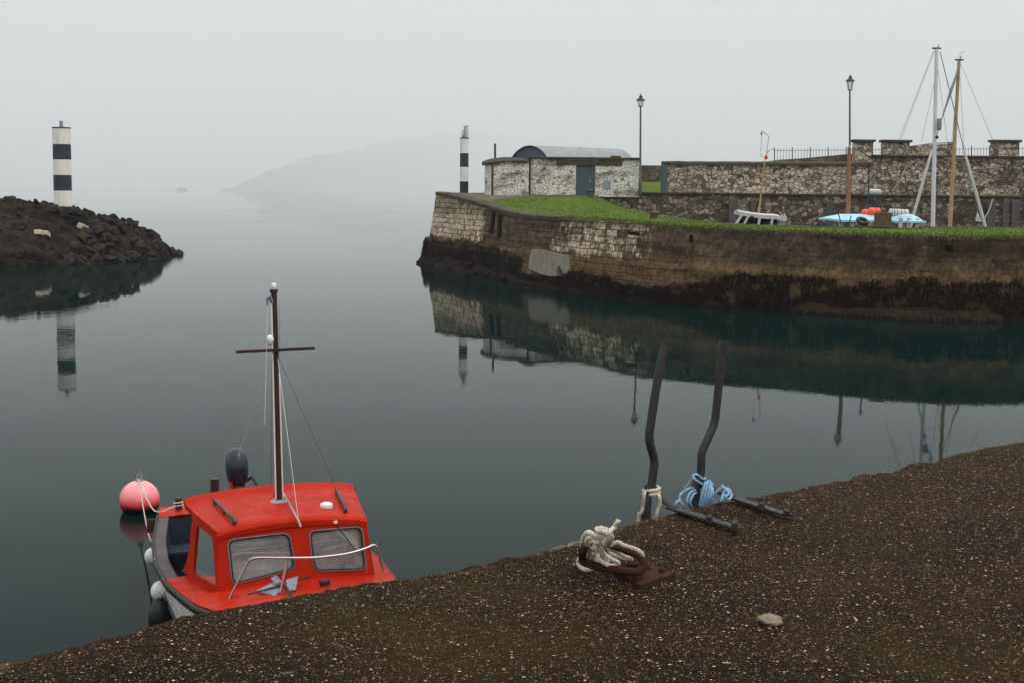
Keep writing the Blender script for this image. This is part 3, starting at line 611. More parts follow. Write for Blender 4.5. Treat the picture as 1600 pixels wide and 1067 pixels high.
# cockpit well lining
rows = []
for y in np.linspace(.9, 3.5, 12):
    b = hb(y) - .11; rows.append([Vector((-b, y, sh(y) - .02)), Vector((-b * .97, y, .35)), Vector((-b * .88, y, .12)), Vector((b * .88, y, .12)), Vector((b * .97, y, .35)), Vector((b, y, sh(y) - .02))])
mb = MB().loft(rows); mb.f.append(tuple((11 * 6) + j for j in range(6))); mb.build('cockpit_lining', 'navy', boat, smooth=30)
MB().box((0, 3.2, .40), (1.7, .35, .05)).build('thwart', 'navy', boat, smooth=0, bevel=.01)
rows = []
for y in np.linspace(.0, .92, 6):
    b = hb(y) - .2; rows.append([Vector((-b, y, .65)), Vector((-b * .9, y, .15)), Vector((b * .9, y, .15)), Vector((b, y, .65))])
MB().loft(rows).build('cabin_sole', 'lightgrey', boat, smooth=0)

# cabin walls
FB, FT = Vector((0, -.03, .76)), Vector((0, .095, 1.36))
fn = (FT - FB).cross(Vector((1, 0, 0))).normalized(); FM = frame(FB, (1, 0, 0), FT - FB); FMi = FM.inverted()
def f2(px, py): p = FMi @ bpl(px, py, FB, fn); return Vector((p.x, p.y, 0))
Hf = (FT - FB).length
wl = [f2(*p) for p in [(356.5, 843.5), (449.5, 832.5), (460, 887), (364, 911)]]; wr = [f2(*p) for p in [(483.4, 830), (563.5, 823), (569.5, 888), (491.5, 890)]]
fo = [Vector((x, y, 0)) for x, y in [(-.728, -.04), (.815, -.04), (.765, Hf - .03), (.4, Hf + .02), (.045, Hf + .035), (-.35, Hf + .02), (-.68, Hf - .03)]]
panel([fo, rpoly(wl, .07), rpoly(wr, .07)], .03, FM).build('cabin_front', 'red', boat, smooth=30)
def ringloop(L, r): return MB().tube(L, r, 8, closed=True)
for L in (wl, wr):
    q = [FM @ (p + Vector((0, 0, .016))) for p in rpoly(L, .07, 6)]
    q0 = [FM @ p for p in rpoly(L, .07)]; g = MB().add(q0, [tuple(range(len(q0)))]).build('windscreen', 'glass', boat, smooth=0)
    MB().tube(q, .011, 8, closed=True).build('rubber_seal', 'black', g); q2 = [p - fn * 0 + (p - sum(q, Vector()) / len(q)).normalized() * .012 + Vector((0, -.005, 0)) for p in q]
    MB().tube(q2, .0065, 6, closed=True).build('trim', 'steel', g)
sidew = [(310, 819.5), (334, 839), (339.4, 914), (303.4, 894.5)]
SB0, SB1, ST0 = Vector((-.728, -.045, .75)), Vector((-.845, .82, .74)), Vector((-.68, .095, 1.34))
sn = (SB1 - SB0).cross(ST0 - SB0).normalized(); SM = frame(SB0, SB1 - SB0, ST0 - SB0); SMi = SM.inverted()
def s2(px, py): p = SMi @ bpl(px, py, SB0, sn); return Vector((p.x, p.y, 0))
aft = [s2(*p) for p in [(302.5, 812), (300.4, 828), (298, 859), (294, 875.5), (288, 892)]]
topf = SMi @ ST0
so_ = [Vector((0, -.03, 0)), Vector((aft[-1].x + .06, -.03, 0))] + list(reversed(aft)) + [Vector((aft[0].x + .03, topf.y + .04, 0)), Vector((topf.x, topf.y + .0, 0))]
sw = [s2(*p) for p in sidew]
MIR = Matrix.Translation((.09, 0, 0)) @ Matrix.Diagonal((-1, 1, 1, 1))
for k_, T_ in enumerate((Matrix.Identity(4), MIR)):
    pm = panel([so_, rpoly(sw, .05)], .03, T_ @ SM); pm.build('cabin_side', 'red', boat, smooth=30)
    q0 = [T_ @ SM @ p for p in rpoly(sw, .05)]; g = MB().add(q0, [tuple(range(len(q0)))]).build('side_window', 'darkglass', boat, smooth=0)
    MB().tube([T_ @ SM @ (p + Vector((0, 0, .014 if True else 0))) for p in rpoly(sw, .05, 6)], .008, 8, closed=True).build('rubber_seal', 'black', g)
# lining inside the front wall
fi = [Vector((p.x * .96, p.y * .98 - .0, 0)) for p in fo]
# roof
rows = []; RY = [.055, .075, .11, .2, .45, .8, 1.1, 1.33, 1.40, 1.43]
def rw(y): return .745 + (y - .08) * .125
def rx(y): return .045 + .03 * y
def rz(x, y): b = rw(y); return 1.345 + .025 * (y - .08) / 1.3 + .06 * (1 - ((x - rx(y)) / b) ** 2)
for y in RY:
    b = rw(y); rows.append([Vector((rx(y) + b * t, y, rz(rx(y) + b * t, y) - (.03 if y < .06 else .008 if y < .08 else 0) - (.012 if abs(t) > .97 else 0) + (.0 if y < 1.39 else .035))) for t in [-1, -.985, -.9, -.7, -.45, -.2, 0, .2, .45, .7, .9, .985, 1]])
mb = MB().loft(rows); nv = len(mb.v); lo = [[p + Vector((0, 0, -.055 if 0 < i < len(rows) - 1 else -.05)) for p in r_] for i, r_ in enumerate(rows)]
mb.loft(lo); W = 13; Lr = len(rows)
for i in range(Lr - 1):
    for j in (0, W - 1): mb.f.append((i * W + j, (i + 1) * W + j, nv + (i + 1) * W + j, nv + i * W + j))
for j in range(W - 1):
    for i in (0, Lr - 1): mb.f.append((i * W + j, i * W + j + 1, nv + i * W + j + 1, nv + i * W + j))
mb.build('roof', 'red', boat, smooth=35)
MB().loft([[p + Vector((0, 0, -.06)) for p in r_[1:-1]] for r_ in rows[2:-1]]).build('headliner', 'lightgrey', boat, smooth=60)
def onroof(px, py, dz=0.0):
    z = 1.40
    for _ in range(6): p = bz(px, py, z + dz); z = rz(p.x, p.y)
    return Vector((p.x, p.y, z + dz))
for a, b in (((333, 779), (369, 815)), ((525, 762), (541, 796))):
    A, B_ = onroof(*a, .04), onroof(*b, .04); d = (B_ - A); m_ = MB().tube([A, (A + B_) / 2 + Vector((0, 0, .004)), B_], .021, 4, flat=(1, 1)); hr = m_.build('grab_rail', 'greywood', boat, smooth=20, bevel=.004)
    for t in (.08, .5, .92): q = A + d * t; MB().box((q.x, q.y, rz(q.x, q.y) + .012), (.03, .04, .045)).build('rail_foot', 'brownwood', hr, smooth=0)
P = onroof(510, 792); MB().lathe([(.062, -.01), (.065, 0), (.065, .028), (.058, .042), (.04, .05), (.005, .053)], P, 24).build('antenna_dome', 'white', boat)
# mast
MBp = onroof(436, 782); top_ = by_(428, 457, MBp.y); mlen = top_ - MBp
m_ = MB().tube([MBp - Vector((0, 0, .02)), MBp + mlen], [.036, .030], 12); mast = m_.build('mast', 'brownwood', boat)
m_ = MB()
for sgn, k_ in ((-1, .97), (1, .62)):
    m_.tube([MBp + Vector((sgn * .036, -.02, .03)), MBp + mlen * k_ + Vector((sgn * .031, -.018, 0))], .0085, 8)
m_.build('cable_conduit', 'white', mast)
MB().lathe([(.09, 0), (.095, .008), (.07, .022), (.05, .03)], MBp - Vector((0, 0, .01)), 20).build('mast_step', 'galv', mast)
cy = MBp.y - .045; a = by_(369, 549, cy - .05); b = by_(491, 543, cy + .05); a = bpl(369, 549, (0, cy, 0), Vector((0, 1, 0))); b = bpl(491, 543, (0, cy, 0), Vector((0, 1, 0)))
MB().tube([a, b], .021, 4).build('crosstree', 'brownwood', mast, smooth=20)
mt = MBp + mlen
m_ = MB(); m_.lathe([(.042, 0), (.042, .03)], mt, 12); m_.build('mast_cap', 'brownwood', mast)
m_ = MB(); m_.lathe([(.022, 0), (.028, .015), (.028, .05), (.015, .065)], mt + Vector((0, 0, .03)), 12); m_.build('masthead_light', 'white', mast)
g = by_(422, 531, cy + .0); MB().sphere(g, .042, 16, 10, (.9, .9, 1.15)).build('steaming_light', 'white', mast)
pb = by_(418, 470, cy); m_ = MB(); m_.tube([mt + Vector((-.03, -.03, -.10)), pb + Vector((.02, 0, .05)), pb + Vector((0, 0, .03)), pb + Vector((-.005, 0, -.05))], [.018, .02, .016, .01], 8); m_.build('pulley_block', 'galv', mast)
def line(seq, r, mat, name): MB().tube(seq, r, 6).build(name, mat, boat)
line([pb, by_(416, 560, cy - .02), by_(413.5, 664, cy - .04)], .0032, 'whiteline', 'signal_halyard')
sp0 = by_(428, 556, cy + .01)
line([sp0, bz(383, 686, .9) if False else bpl(372, 712, (-.75, 0, 0), Vector((1, 0, 0)))], .0022, 'wire', 'shroud')
line([by_(434, 556, cy), onroof(523, 758, .02)], .0022, 'wire', 'shroud')
line([by_(434, 560, cy), onroof(467, 818, .02)], .0028, 'whiteline', 'forestay')
line([by_(425, 558, cy + .08), onroof(424, 757, .02)], .0022, 'wire', 'backstay')
line([by_(437, 475, cy), by_(436.5, 560, cy)], .0022, 'wire', 'signal_line')
line([onroof(443, 770, .05), onroof(469, 818, .03), onroof(469.5, 823, .02)], .009, 'steel', 'mast_brace')
line([onroof(436, 764, .09), onroof(430, 770, .05), onroof(427, 775, .02)], .008, 'black', 'mast_cable')
line([by_(523, 816, .06), by_(545, 845, .0), by_(563, 868, -.03)], .0055, 'black', 'wiper_arm')
MB().box(by_(524, 815, .06), (.035, .035, .03)).build('wiper_motor', 'white', boat, smooth=0, bevel=.004)
# nav light, horn
pn = s2(302, 812); q = SM @ Vector((pn.x - .02, pn.y, .035)); MB().box(q, (.07, .09, .09)).build('navigation_light', 'black', boat, smooth=0, bevel=.012)
MB().box((-q.x, q.y + .25, q.z), (.07, .09, .09)).build('navigation_light', 'black', boat, smooth=0, bevel=.012)
# helm inside
MB().box((-.3, .30, .82), (.7, .3, .22)).build('dashboard', 'lightgrey', boat, smooth=0, bevel=.02)
wc = by_(453, 872, .55); MB().tube([wc + Vector((math.cos(t) * .14, math.sin(t) * .05, math.sin(t) * .13)) for t in np.linspace(0, 2 * math.pi, 24, endpoint=False)], .016, 8, closed=True).build('steering_wheel', 'black', boat)
MB().tube([wc, wc + Vector((0, -.2, -.06))], .02, 8).build('steering_column', 'black', boat)
MB().box((.05, .90, .56), (1.30, .03, .74)).build('windscreen_backing', 'lightgrey', boat, smooth=0)  # light grey board added to brighten what shows through the windscreen
MB().box((.35, .72, .45), (.45, .30, .55)).build('helm_seat', 'lightgrey', boat, smooth=0, bevel=.04)
# pulpit rail
zt = 1.10
yr = -.42
rp = [by_(355, 945, -.36), by_(365, 922, -.38), by_(386, 881, -.42), by_(392, 873.5, -.44), by_(402, 871, -.46), by_(440, 871, -.52), by_(480, 871, -.55), by_(510, 869, -.52), by_(545, 864, -.47), by_(572, 856, -.43), by_(582, 851.5, -.41), by_(588, 853, -.40), by_(591, 862, -.40), by_(599, 893, -.40)]
pr_ = MB().tube(spline(rp, 6), .0125, 10).build('pulpit_rail', 'steel', boat)
MB().tube([by_(449, 873, -.52), by_(446, 890, -.53), by_(438, 925, -.56)], .0115, 10).build('stanchion', 'steel', pr_)
MB().tube([by_(574, 856, -.42), by_(573, 895, -.40)], .006, 8).build('stanchion', 'steel', pr_)
MB().box(bz(507, 909, .86), (.1, .07, .05)).build('deck_hinge', 'brownwood', boat, smooth=0, bevel=.01)
# stern posts
for (px, py, s_, h_, nm) in ((335, 780, .10, .28, 'stern_post'), (279.5, 797, .06, .16, 'samson_post')):
    q = bz(px, py, .74) if s_ < .07 else by_(px, py, 3.93); MB().tube([q - Vector((0, 0, .1)), q + Vector((0, 0, h_)) if s_ < .07 else by_(px, 747, 3.93)], s_ * .7, 4 if s_ > .07 else 10).build(nm, 'brownwood', boat, smooth=30, bevel=.006)
sam = bz(279.5, 797, .74)
# outboard
ob_c = bz(374, 772, .80)
ob = thing('outboard_motor', 'black outboard motor tilted on the stern of the red boat', 'outboard motor', BM @ Vector((ob_c.x, 4.12, .66)), (R(-8), -HEEL, YAW))
prof_ = [(.0, .70), (.05, .693), (.092, .665), (.122, .605), (.140, .52), (.145, .44), (.138, .36), (.118, .28), (.085, .225), (.075, .21)]
mb = MB().lathe([(r_ + .0005, z) for r_, z in reversed(prof_)], (0, .03, .02), 24, sx=.98, sy=1.35)
cow = mb.build('cowling', 'gloss_black', ob)
MB().lathe([(.080, .0), (.098, .08), (.102, .17), (.088, .245)], (0, .03, .0), 20, sx=.98, sy=1.3).build('lower_cowl', 'black', ob)
MB().box((0, .05, -.35), (.07, .2, .75)).build('drive_leg', 'black', ob, smooth=0, bevel=.03)
MB().box((0, -.08, -.02), (.2, .12, .3)).build('clamp_bracket', 'iron', ob, smooth=0, bevel=.02)
MB().tube(spline([(.1, -.05, .30), (.16, -.08, .335), (.19, -.14, .29), (.215, -.20, .21)], 5), .020, 10).build('tiller_arm', 'black', ob)
MB().tube([(.213, -.195, .215), (.235, -.24, .13)], .026, 10).build('tiller_grip', 'black', ob)
MB().box((-.105, -.10, .24), (.03, .05, .13)).build('side_decal', 'red', ob, smooth=0, bevel=.008)
# anchor on the foredeck
an_p = bz(440, 915, .83); an = thing('anchor', 'galvanised folding anchor lying on the red foredeck', 'anchor', BM @ an_p, (0, -HEEL, YAW))
def anl(px, py, z): return bz(px, py, z) - an_p
m_ = MB()
L_ = [anl(x, y, z) for x, y, z in [(405, 919, .85), (425, 909, .88), (433, 904, .89), (440, 923, .86), (434, 930, .84)]]
for tri in ([(401, 922, .85), (428, 908, .89), (438, 922, .86), (430, 930, .84)], [(447, 905, .90), (466, 899, .90), (462, 920, .87), (449, 922, .86)], [(423, 902, .92), (432, 898, .95), (440, 908, .93), (430, 911, .90)]):
    q = [anl(*t) for t in tri]; m_.add(q + [p - Vector((0, .0, .012)) for p in q], [(0, 1, 2, 3), (7, 6, 5, 4)] + [(i, (i + 1) % 4, 4 + (i + 1) % 4, 4 + i) for i in range(4)])
m_.build('fluke', 'galv', an, smooth=0)
MB().tube([anl(387, 928, .86), anl(440, 914, .88), anl(484, 900, .88)], .009, 8).build('stock', 'iron', an)
MB().tube([anl(432, 903, .92), anl(446, 915, .90), anl(458, 935, .86)], .014, 8).build('shank', 'iron', an)

# fenders and their ropes, mooring buoy
def fender(px, py, z, rr, mat, label, sq=(1, 1, 1.15), nm='fender'):
    P = at(px, py, z); t = thing(nm, label, 'fender', P, group=None)
    MB().sphere((0, 0, 0), rr, 24, 16, sq).build('body', mat, t)
    MB().tube([(0, 0, rr * sq[2] * .93), (0, 0, rr * sq[2] * 1.18)], [rr * .28, rr * .2], 12).build('eye', 'cord' if mat != 'black' else 'black', t); return t, P
f1, p1 = fender(238, 868, .48, .088, 'fender', 'small white ball fender, upper of two along the red boat', (1, 1, 1.12))
f2_, p2 = fender(250, 922, .42, .095, 'fender', 'grubby white ball fender, lower one beside the white hull')
f1.rotation_euler = (.2, .3, 0); f2_.rotation_euler = (.1, .5, 0)
f3, p3 = fender(250, 962, .16, .14, 'black', 'black fender hanging under the white ball fenders at the waterline', (.85, .85, 1.3))
def wl_(y, dz=0.): return BM @ Vector((-hb(y) - .02, y, sh(y) + dz))
for a, b, mat, lab in ((wl_(1.75), p1 + Vector((0, 0, .09)), 'bluerope', 'short blue line holding the upper white fender'), (wl_(.9), p2 + Vector((0.02, 0, .1)), 'bluerope', 'short blue line holding the lower white fender'), (wl_(.55), p3 + Vector((0, 0, .18)), 'cord', 'dark line holding the black fender')):
    tag(MB().tube([a, (a + b) / 2, b], .007, 8).build('fender_line', mat), lab, 'rope')
tg = at(236, 898, .25); tag(MB().tube(spline([p1 - Vector((0, 0, .08)), (p1 + tg) / 2 + Vector((-.02, 0, -.02)), tg], 4), .004, 6).build('cord_tail', 'yellow'), 'thin yellow cord tail dangling below the upper white fender', 'cord')
byp = at(215, 801, 0); by0 = Vector((byp.x, byp.y + .12, 0))
buoy = thing('mooring_buoy', 'round pink mooring buoy floating left of the red boat', 'buoy', by0)
mb = MB(); mb.sphere((0, 0, .17), .285, 40, 26, (1, 1, .98)); mb.build('float', 'pink', buoy)
m_ = MB(); m_.tube(spline([(0, 0, .44), (.0, 0, .50), (.015, 0, .56), (.01, 0, .62)], 4), .009, 8); m_.tube([(math.cos(t) * .035, math.sin(t) * .02, .50 + math.sin(t) * .035) for t in np.linspace(0, 6.28, 14, endpoint=False)], .01, 8, closed=True); m_.lathe([(.06, .435), (.055, .46), (.03, .47)], (0, 0, 0), 16); m_.build('top_eye', 'cord', buoy)
bt = by0 + Vector((.0, -.03, .47)); st = BM @ (sam + Vector((0, 0, .07))); wl0 = BM @ bz(245, 799, .75)
mb = MB(); rope(mb, [bt, bt * .5 + wl0 * .5 + Vector((0, 0, -.06)), wl0, st + Vector((-.02, -.05, 0))], .010, step=.012)
c_ = [st + Vector((math.cos(a) * .055, math.sin(a) * .055, .006 * a - .03)) for a in np.linspace(0, 12.5, 30)]; rope(mb, c_, .010, step=.01)
tag(mb.build('mooring_rope', 'rope'), 'white rope from the pink buoy to the post on the boat stern', 'rope')
mb = MB(); e_ = wl_(2.75, -.05); rope(mb, [bt, bt * .6 + e_ * .4 + Vector((0, 0, -.17)), bt * .25 + e_ * .75 + Vector((0, 0, -.2)), e_], .010, step=.012)
tag(mb.build('mooring_rope', 'rope'), 'slack white rope sagging from the pink buoy to the boat side', 'rope')

# ------------------------------------------------------------------ the far pier
NE = [(-5.0, 92, 4.56), (-3.9, 89, 4.42), (-2.35, 84, 4.08), (-1.2, 80.8, 3.78), (-.3, 77.5, 3.58), (1.0, 72.5, 3.46), (3.4, 66.5, 3.38), (5.5, 61.8, 3.34), (7.8, 59, 3.26), (10.3, 57, 3.20), (13.2, 54.6, 3.16), (16.2, 52.9, 3.15), (19.5, 53.3, 3.15), (26, 55, 3.15), (45, 62, 3.15)]
FE = [(-5.6, 106, 4.56), (-2.2, 106, 4.57), (1.5, 100, 4.5), (3.5, 99, 4.52), (5.6, 97.6, 4.45), (7.2, 97.6, 3.85), (8.9, 97.6, 3.4), (9.5, 85, 3.26), (10.2, 72, 3.18), (12.6, 65, 3.18), (15.5, 61.5, 3.24), (18.2, 60, 3.30), (21, 60, 3.33), (27, 61.5, 3.33), (46, 68, 3.33)]
NS = spline(NE, 24); FS = spline(FE, 24)
al = [0.0]
for a, b in zip(NS, NS[1:]): al.append(al[-1] + (b - a).length)
# outward normals (towards the camera side)
def nrm(i): a = NS[max(i - 1, 0)]; b = NS[min(i + 1, len(NS) - 1)]; t = (b - a); t.z = 0; t.normalize(); return Vector((t.y, -t.x, 0))
BAT = .17
def wallrow(i):
    nn = nrm(i); zt = NS[i].z; row = []; uvr = []
    for q in np.linspace(0, 1, 34):
        z = zt + (-1.2 - zt) * q; off = (zt - z) * BAT
        P = NS[i] + nn * off; P = Vector((P.x, P.y, z))
        d = .05 * nz(P.x * .6, P.y * .6, z, 1.1, 4) + .03 * nz(P.x, P.y, z, 3.5, 3)
        if 1.3 < z < 1.75: d += .10 * max(0, min(1, (al[i] - 30) / 6)) * (1 - abs(z - 1.5) / .25)
        row.append(P + nn * d); uvr.append((al[i], z))
    return row, uvr
# resample densely along the pier
rows = []; uvs = []
dense = []
for i in range(len(NS) - 1):
    dense.append(i)
for i in dense:
    r_, u_ = wallrow(i); rows.append(r_); uvs += u_
pier = thing('stone_pier', 'old battered stone pier with pale blocks at its head and grass on top', 'pier', (0, 75, 0))
# seaward end of the head
n0 = nrm(0); extra = []
for q in range(14, 0, -1):
    a = q / 14; cx = NS[0] + Vector((-.1 * a - .25 * math.sin(a * 1.5), 14 * a, 0)); rr = []
    for t_ in np.linspace(0, 1, 34):
        z = cx.z + (-1.2 - cx.z) * t_; off = (cx.z - z) * BAT; dirv = (n0 * (1 - min(1, a * 6)) + Vector((-1, 0, 0)) * min(1, a * 6)).normalized()
        P = cx + dirv * off; P.z = z; rr.append(P + dirv * (.05 * nz(P.x, P.y, z, 1.1, 4)))
    extra.append((rr, [(-14 * a, r_.z) for r_ in rr]))
allrows = [e[0] for e in extra] + rows; alluv = sum([e[1] for e in extra], []) + uvs
mb = MB().loft(allrows)
mb.build('wall', 'pier', pier, org=pier.location, smooth=60, uv=alluv)
# coping along the head slope
k1 = next(i for i, a in enumerate(al) if a > 24.5)
rows = []
for i in range(0, k1):
    nn = nrm(i); P = NS[i]; w_ = .75 + .1 * nz(al[i], 2., 0, .8, 2); h_ = .05 * nz(al[i], 7., 0, 1.5, 3)
    rows.append([P + nn * .07 + Vector((0, 0, -.16)), P + nn * .08 + Vector((0, 0, .03 + h_)), P + nn * .03 + Vector((0, 0, .07 + h_)), P - nn * w_ * .5 + Vector((0, 0, .08 + h_)), P - nn * w_ + Vector((0, 0, .06)), P - nn * w_ + Vector((0, 0, -.15))])
MB().loft(rows, closed=True, cap=True).build('coping', 'coping', pier, org=pier.location, smooth=50)
# pale repair slab, dark slots
def wallpt(px, py, push=0.0):
    best = None
    for i in range(0, len(NS) - 1, 1):
        nn = nrm(i); nrm3 = Vector((nn.x, nn.y, BAT)).normalized(); d = ray(px, py); den = d.dot(nrm3)
        if abs(den) < 1e-6: continue
        P = CAM + d * ((NS[i] - CAM).dot(nrm3) / den); e = abs((P - NS[i]).dot(Vector((-nn.y, nn.x, 0))))
        if best is None or e < best[0]: best = (e, P + nrm3 * push, nrm3)
    return best[1], best[2]
def wallpoly(pix, push, th):
    Q = [wallpt(x, y, push) for x, y in pix]; m_ = MB(); k_ = len(Q)
    m_.add([q[0] for q in Q] + [q[0] - q[1] * th for q in Q], [tuple(range(k_)), tuple(range(2 * k_ - 1, k_ - 1, -1))] + [(i, (i + 1) % k_, k_ + (i + 1) % k_, k_ + i) for i in range(k_)]); return m_
wallpoly([(833, 391), (845, 390), (868, 395), (891, 400), (892, 410), (892, 428), (885, 433), (862, 433), (845, 429), (829, 421), (830, 406)], .13, .3).build('repair_slab', 'patch', pier, org=pier.location, smooth=0, bevel=.04)
for pix in ([(781, 336), (785, 337), (782, 372), (778, 370)], [(771, 331), (774, 331), (770, 366), (766, 365)], [(1477, 383), (1489, 384), (1488, 393), (1477, 392)], [(1079, 368), (1083, 368), (1082, 379), (1079, 379)], [(984, 362), (1000, 364), (1000, 368), (984, 367)]):
    wallpoly(pix, .09, .3).build('weep_slot', 'weed', pier, org=pier.location, smooth=0)

# ground on the pier: one surface
rows = []; nv = 26
for i in range(len(NS)):
    a, b = NS[i], FS[i]; row = []
    for q in np.linspace(0, 1, nv):
        P = a * (1 - q) + b * q; e = min(1, q * (b - a).length / .9)
        P.z += .05 * (e * e) * (1 if al[i] > 24 else .3) + .05 * nz(P.x, P.y, 0, .5, 4) * e - (.05 if q == 0 else 0)
        row.append(P)
    rows.append(row)
kg = next(i for i, a in enumerate(al) if a > 9.0)
MB().loft(rows[:kg + 1]).build('pier_ground', 'earth', smooth=80)['kind'] = 'structure'
grows = rows[kg:]
MB().loft(grows).build('turf', 'grass', smooth=80)['kind'] = 'structure'
# blades
V = []; Fc = []
def blade(P, h, w_):
    a = random.random() * math.pi; d = Vector((math.cos(a), math.sin(a), 0)) * w_; l = Vector((random.gauss(0, .35), random.gauss(0, .35), 1)) * h; o = len(V)
    V.extend([tuple(P - d), tuple(P + d), tuple(P + l)]); Fc.append((o, o + 1, o + 2))
for i in range(len(grows) - 1):
    gi = kg + i; L = (NS[gi + 1] - NS[gi]).length
    for _ in range(int(150 * L) + 30):
        q = random.random(); edge = random.random() < (.35 if al[gi] > 24 else .05)
        if edge: q = random.random() * .06
        elif al[gi] < 24 and q < .1: continue
        j = min(nv - 2, int(q * (nv - 1))); t = q * (nv - 1) - j; s_ = random.random()
        P = (grows[i][j] * (1 - t) + grows[i][j + 1] * t) * (1 - s_) + (grows[i + 1][j] * (1 - t) + grows[i + 1][j + 1] * t) * s_
        blade(P, random.uniform(.04, .09) * (1.4 if edge else 1), random.uniform(.012, .03))
mb = MB(); mb.v = V; mb.f = Fc; tag(mb.build('grass', 'grass', smooth=0), kind='stuff')
# overhanging tufts at the brink (yellowed)
n = N('yellowed grass'); v = n.coord(); c = n.ramp(n.noise(v, 1.6, 6, .7), [(.3, (.03, .035, .008)), (.5, (.085, .075, .016)), (.7, (.15, .115, .035))]); M['drygrass'] = n.done(c, .9)
V = []; Fc = []
for i in range(kg, len(NS) - 1):
    if al[i] < 23: continue
    nn = nrm(i)
    for _ in range(int((NS[i + 1] - NS[i]).length * 260)):
        s_ = random.random(); P = NS[i] * (1 - s_) + NS[i + 1] * s_ + nn * random.uniform(-.25, .12) + Vector((0, 0, random.uniform(-.06, .05)))
        dens = nz(P.x, P.y, 0, .5, 3)
        if random.random() > .55 + dens: continue
        a = random.random() * 3.14; d = Vector((math.cos(a), math.sin(a), 0)) * .02; l = nn * random.uniform(.02, .16) + Vector((0, 0, random.uniform(-.16, .07))); o = len(V)
        V.extend([tuple(P - d), tuple(P + d), tuple(P + l)]); Fc.append((o, o + 1, o + 2))
mb = MB(); mb.v = V; mb.f = Fc; tag(mb.build('dry_grass', 'drygrass', smooth=0), kind='stuff')

# seaweed on the pier foot
V = []; Fc = []
def frond(P, nn, ln, w_, out_):
    t = Vector((-nn.y, nn.x, 0)); o = len(V); k_ = 3; sway = random.gauss(0, .06)
    for q in range(k_ + 1):
        a = q / k_; c_ = P + nn * (out_ * math.sin(a * 2.2) + .02) + Vector((0, 0, -ln * a)) + t * sway * a; ww = w_ * (1 - .55 * a)
        V.extend([tuple(c_ - t * ww), tuple(c_ + t * ww)])
    for q in range(k_): Fc.append((o + 2 * q, o + 2 * q + 1, o + 2 * q + 3, o + 2 * q + 2))
def weed_at(P, nn, top, low, mult=1.0):
    pass
for i in range(len(NS) - 1):
    if NS[i].x > 30: break
    L = (NS[i + 1] - NS[i]).length; nn = nrm(i); u_ = al[i]
    for _ in range(int(L * 420)):
        s_ = random.random(); B0 = NS[i] * (1 - s_) + NS[i + 1] * s_; uu = u_ + s_ * L
        nz1 = nz(uu * .5, 3.3, 0, 1, 3); nz2 = nz(uu * 2.2, 8.1, 0, 1, 3)
        top = lerp_tab(uu, [(0, 1.75), (10, 1.7), (19, 1.45), (23, 1.25), (27, .95), (33, .75), (35.5, 1.0), (38, 1.55), (60, 1.5)]) + .34 * nz1 + .16 * nz2
        low = lerp_tab(uu, [(0, -.2), (34, -.2), (36.5, .35), (39.5, -.1), (41, .55), (47.5, .50), (49, .0), (60, 0)]) + .2 * nz1
        if 18.5 < uu < 26.5 and top > .5:      # below the repair slab
            top = min(top, .55 + .15 * nz2) if 20.2 < uu < 25.0 else top
        z = random.uniform(-.15, top)
        if z < low and z > .16: continue
        if z > .3 and nz(uu * 1.1, z * 2.2, 5., 1, 3) > .30 and nz2 < .3: continue
        ztop = B0.z; off = (ztop - z) * BAT; P = B0 + nn * (off + .02 + random.random() * .10); P.z = z
        ln_ = random.uniform(.08, .24) if z > top - .35 else random.uniform(.12, .34)
        if low > .25 and z > low: ln_ = min(ln_, max(.08, z - low + .05))
        frond(P, nn, ln_, random.uniform(.012, .034), random.uniform(.0, .12))
for q in range(9000):
    a = random.random() * .9; z = random.uniform(-.1, 1.55 + .3 * nz(a * 9, 1., 0, 1, 2)); cx = NS[0] + Vector((-.1 * a, 14 * a, 0)); dirv = (n0 * (1 - min(1, a * 6)) + Vector((-1, 0, 0)) * min(1, a * 6)).normalized()
    P = cx + dirv * ((cx.z - z) * BAT + .02 + random.random() * .25); P.z = z; frond(P, dirv, random.uniform(.14, .4), random.uniform(.03, .06), random.uniform(0, .15))
# weedy toe rocks at the head
mb = MB(); mb.v = V; mb.f = Fc; tag(mb.build('seaweed', 'weed', smooth=0), kind='stuff')
rows = []
for i in range(0, len(NS) - 1, 2):
    if al[i] > 37: break
    nn = nrm(i); row = []; r0_ = lerp_tab(al[i], [(0, .70), (5, .70), (14, .6), (24, .45), (34, .3), (37, .1)])
    for q in np.linspace(0, 1, 9):
        z = -.4 + q * (.50 + .85 * r0_ + .25 * nz(al[i], 4., 0, .8, 3)); off = (NS[i].z - z) * BAT; bulge = r0_ * math.cos(q * 1.5) * (1 + .8 * nz(al[i], q * 2, 0, 1.3, 3))
        P = NS[i] + nn * (off + bulge * .9 - .05); P.z = z; row.append(P)
    rows.append(row)
ex = []
for q in range(10, 0, -1):
    a = q / 10; cx = NS[0] + Vector((-.1 * a, 12 * a, 0)); dirv = (n0 * (1 - min(1, a * 6)) + Vector((-1, 0, 0)) * min(1, a * 6)).normalized(); row = []
    for t_ in np.linspace(0, 1, 9):
        z = -.4 + t_ * 1.5; P = cx + dirv * ((cx.z - z) * BAT + .6 * math.cos(t_ * 1.5) * (1 + .6 * nz(a * 10, t_ * 2, 0, 1.3, 3)) - .05); P.z = z; row.append(P)
    ex.append(row)
MB().loft(ex + rows).build('weedy_toe', 'weed', pier, org=pier.location, smooth=60)

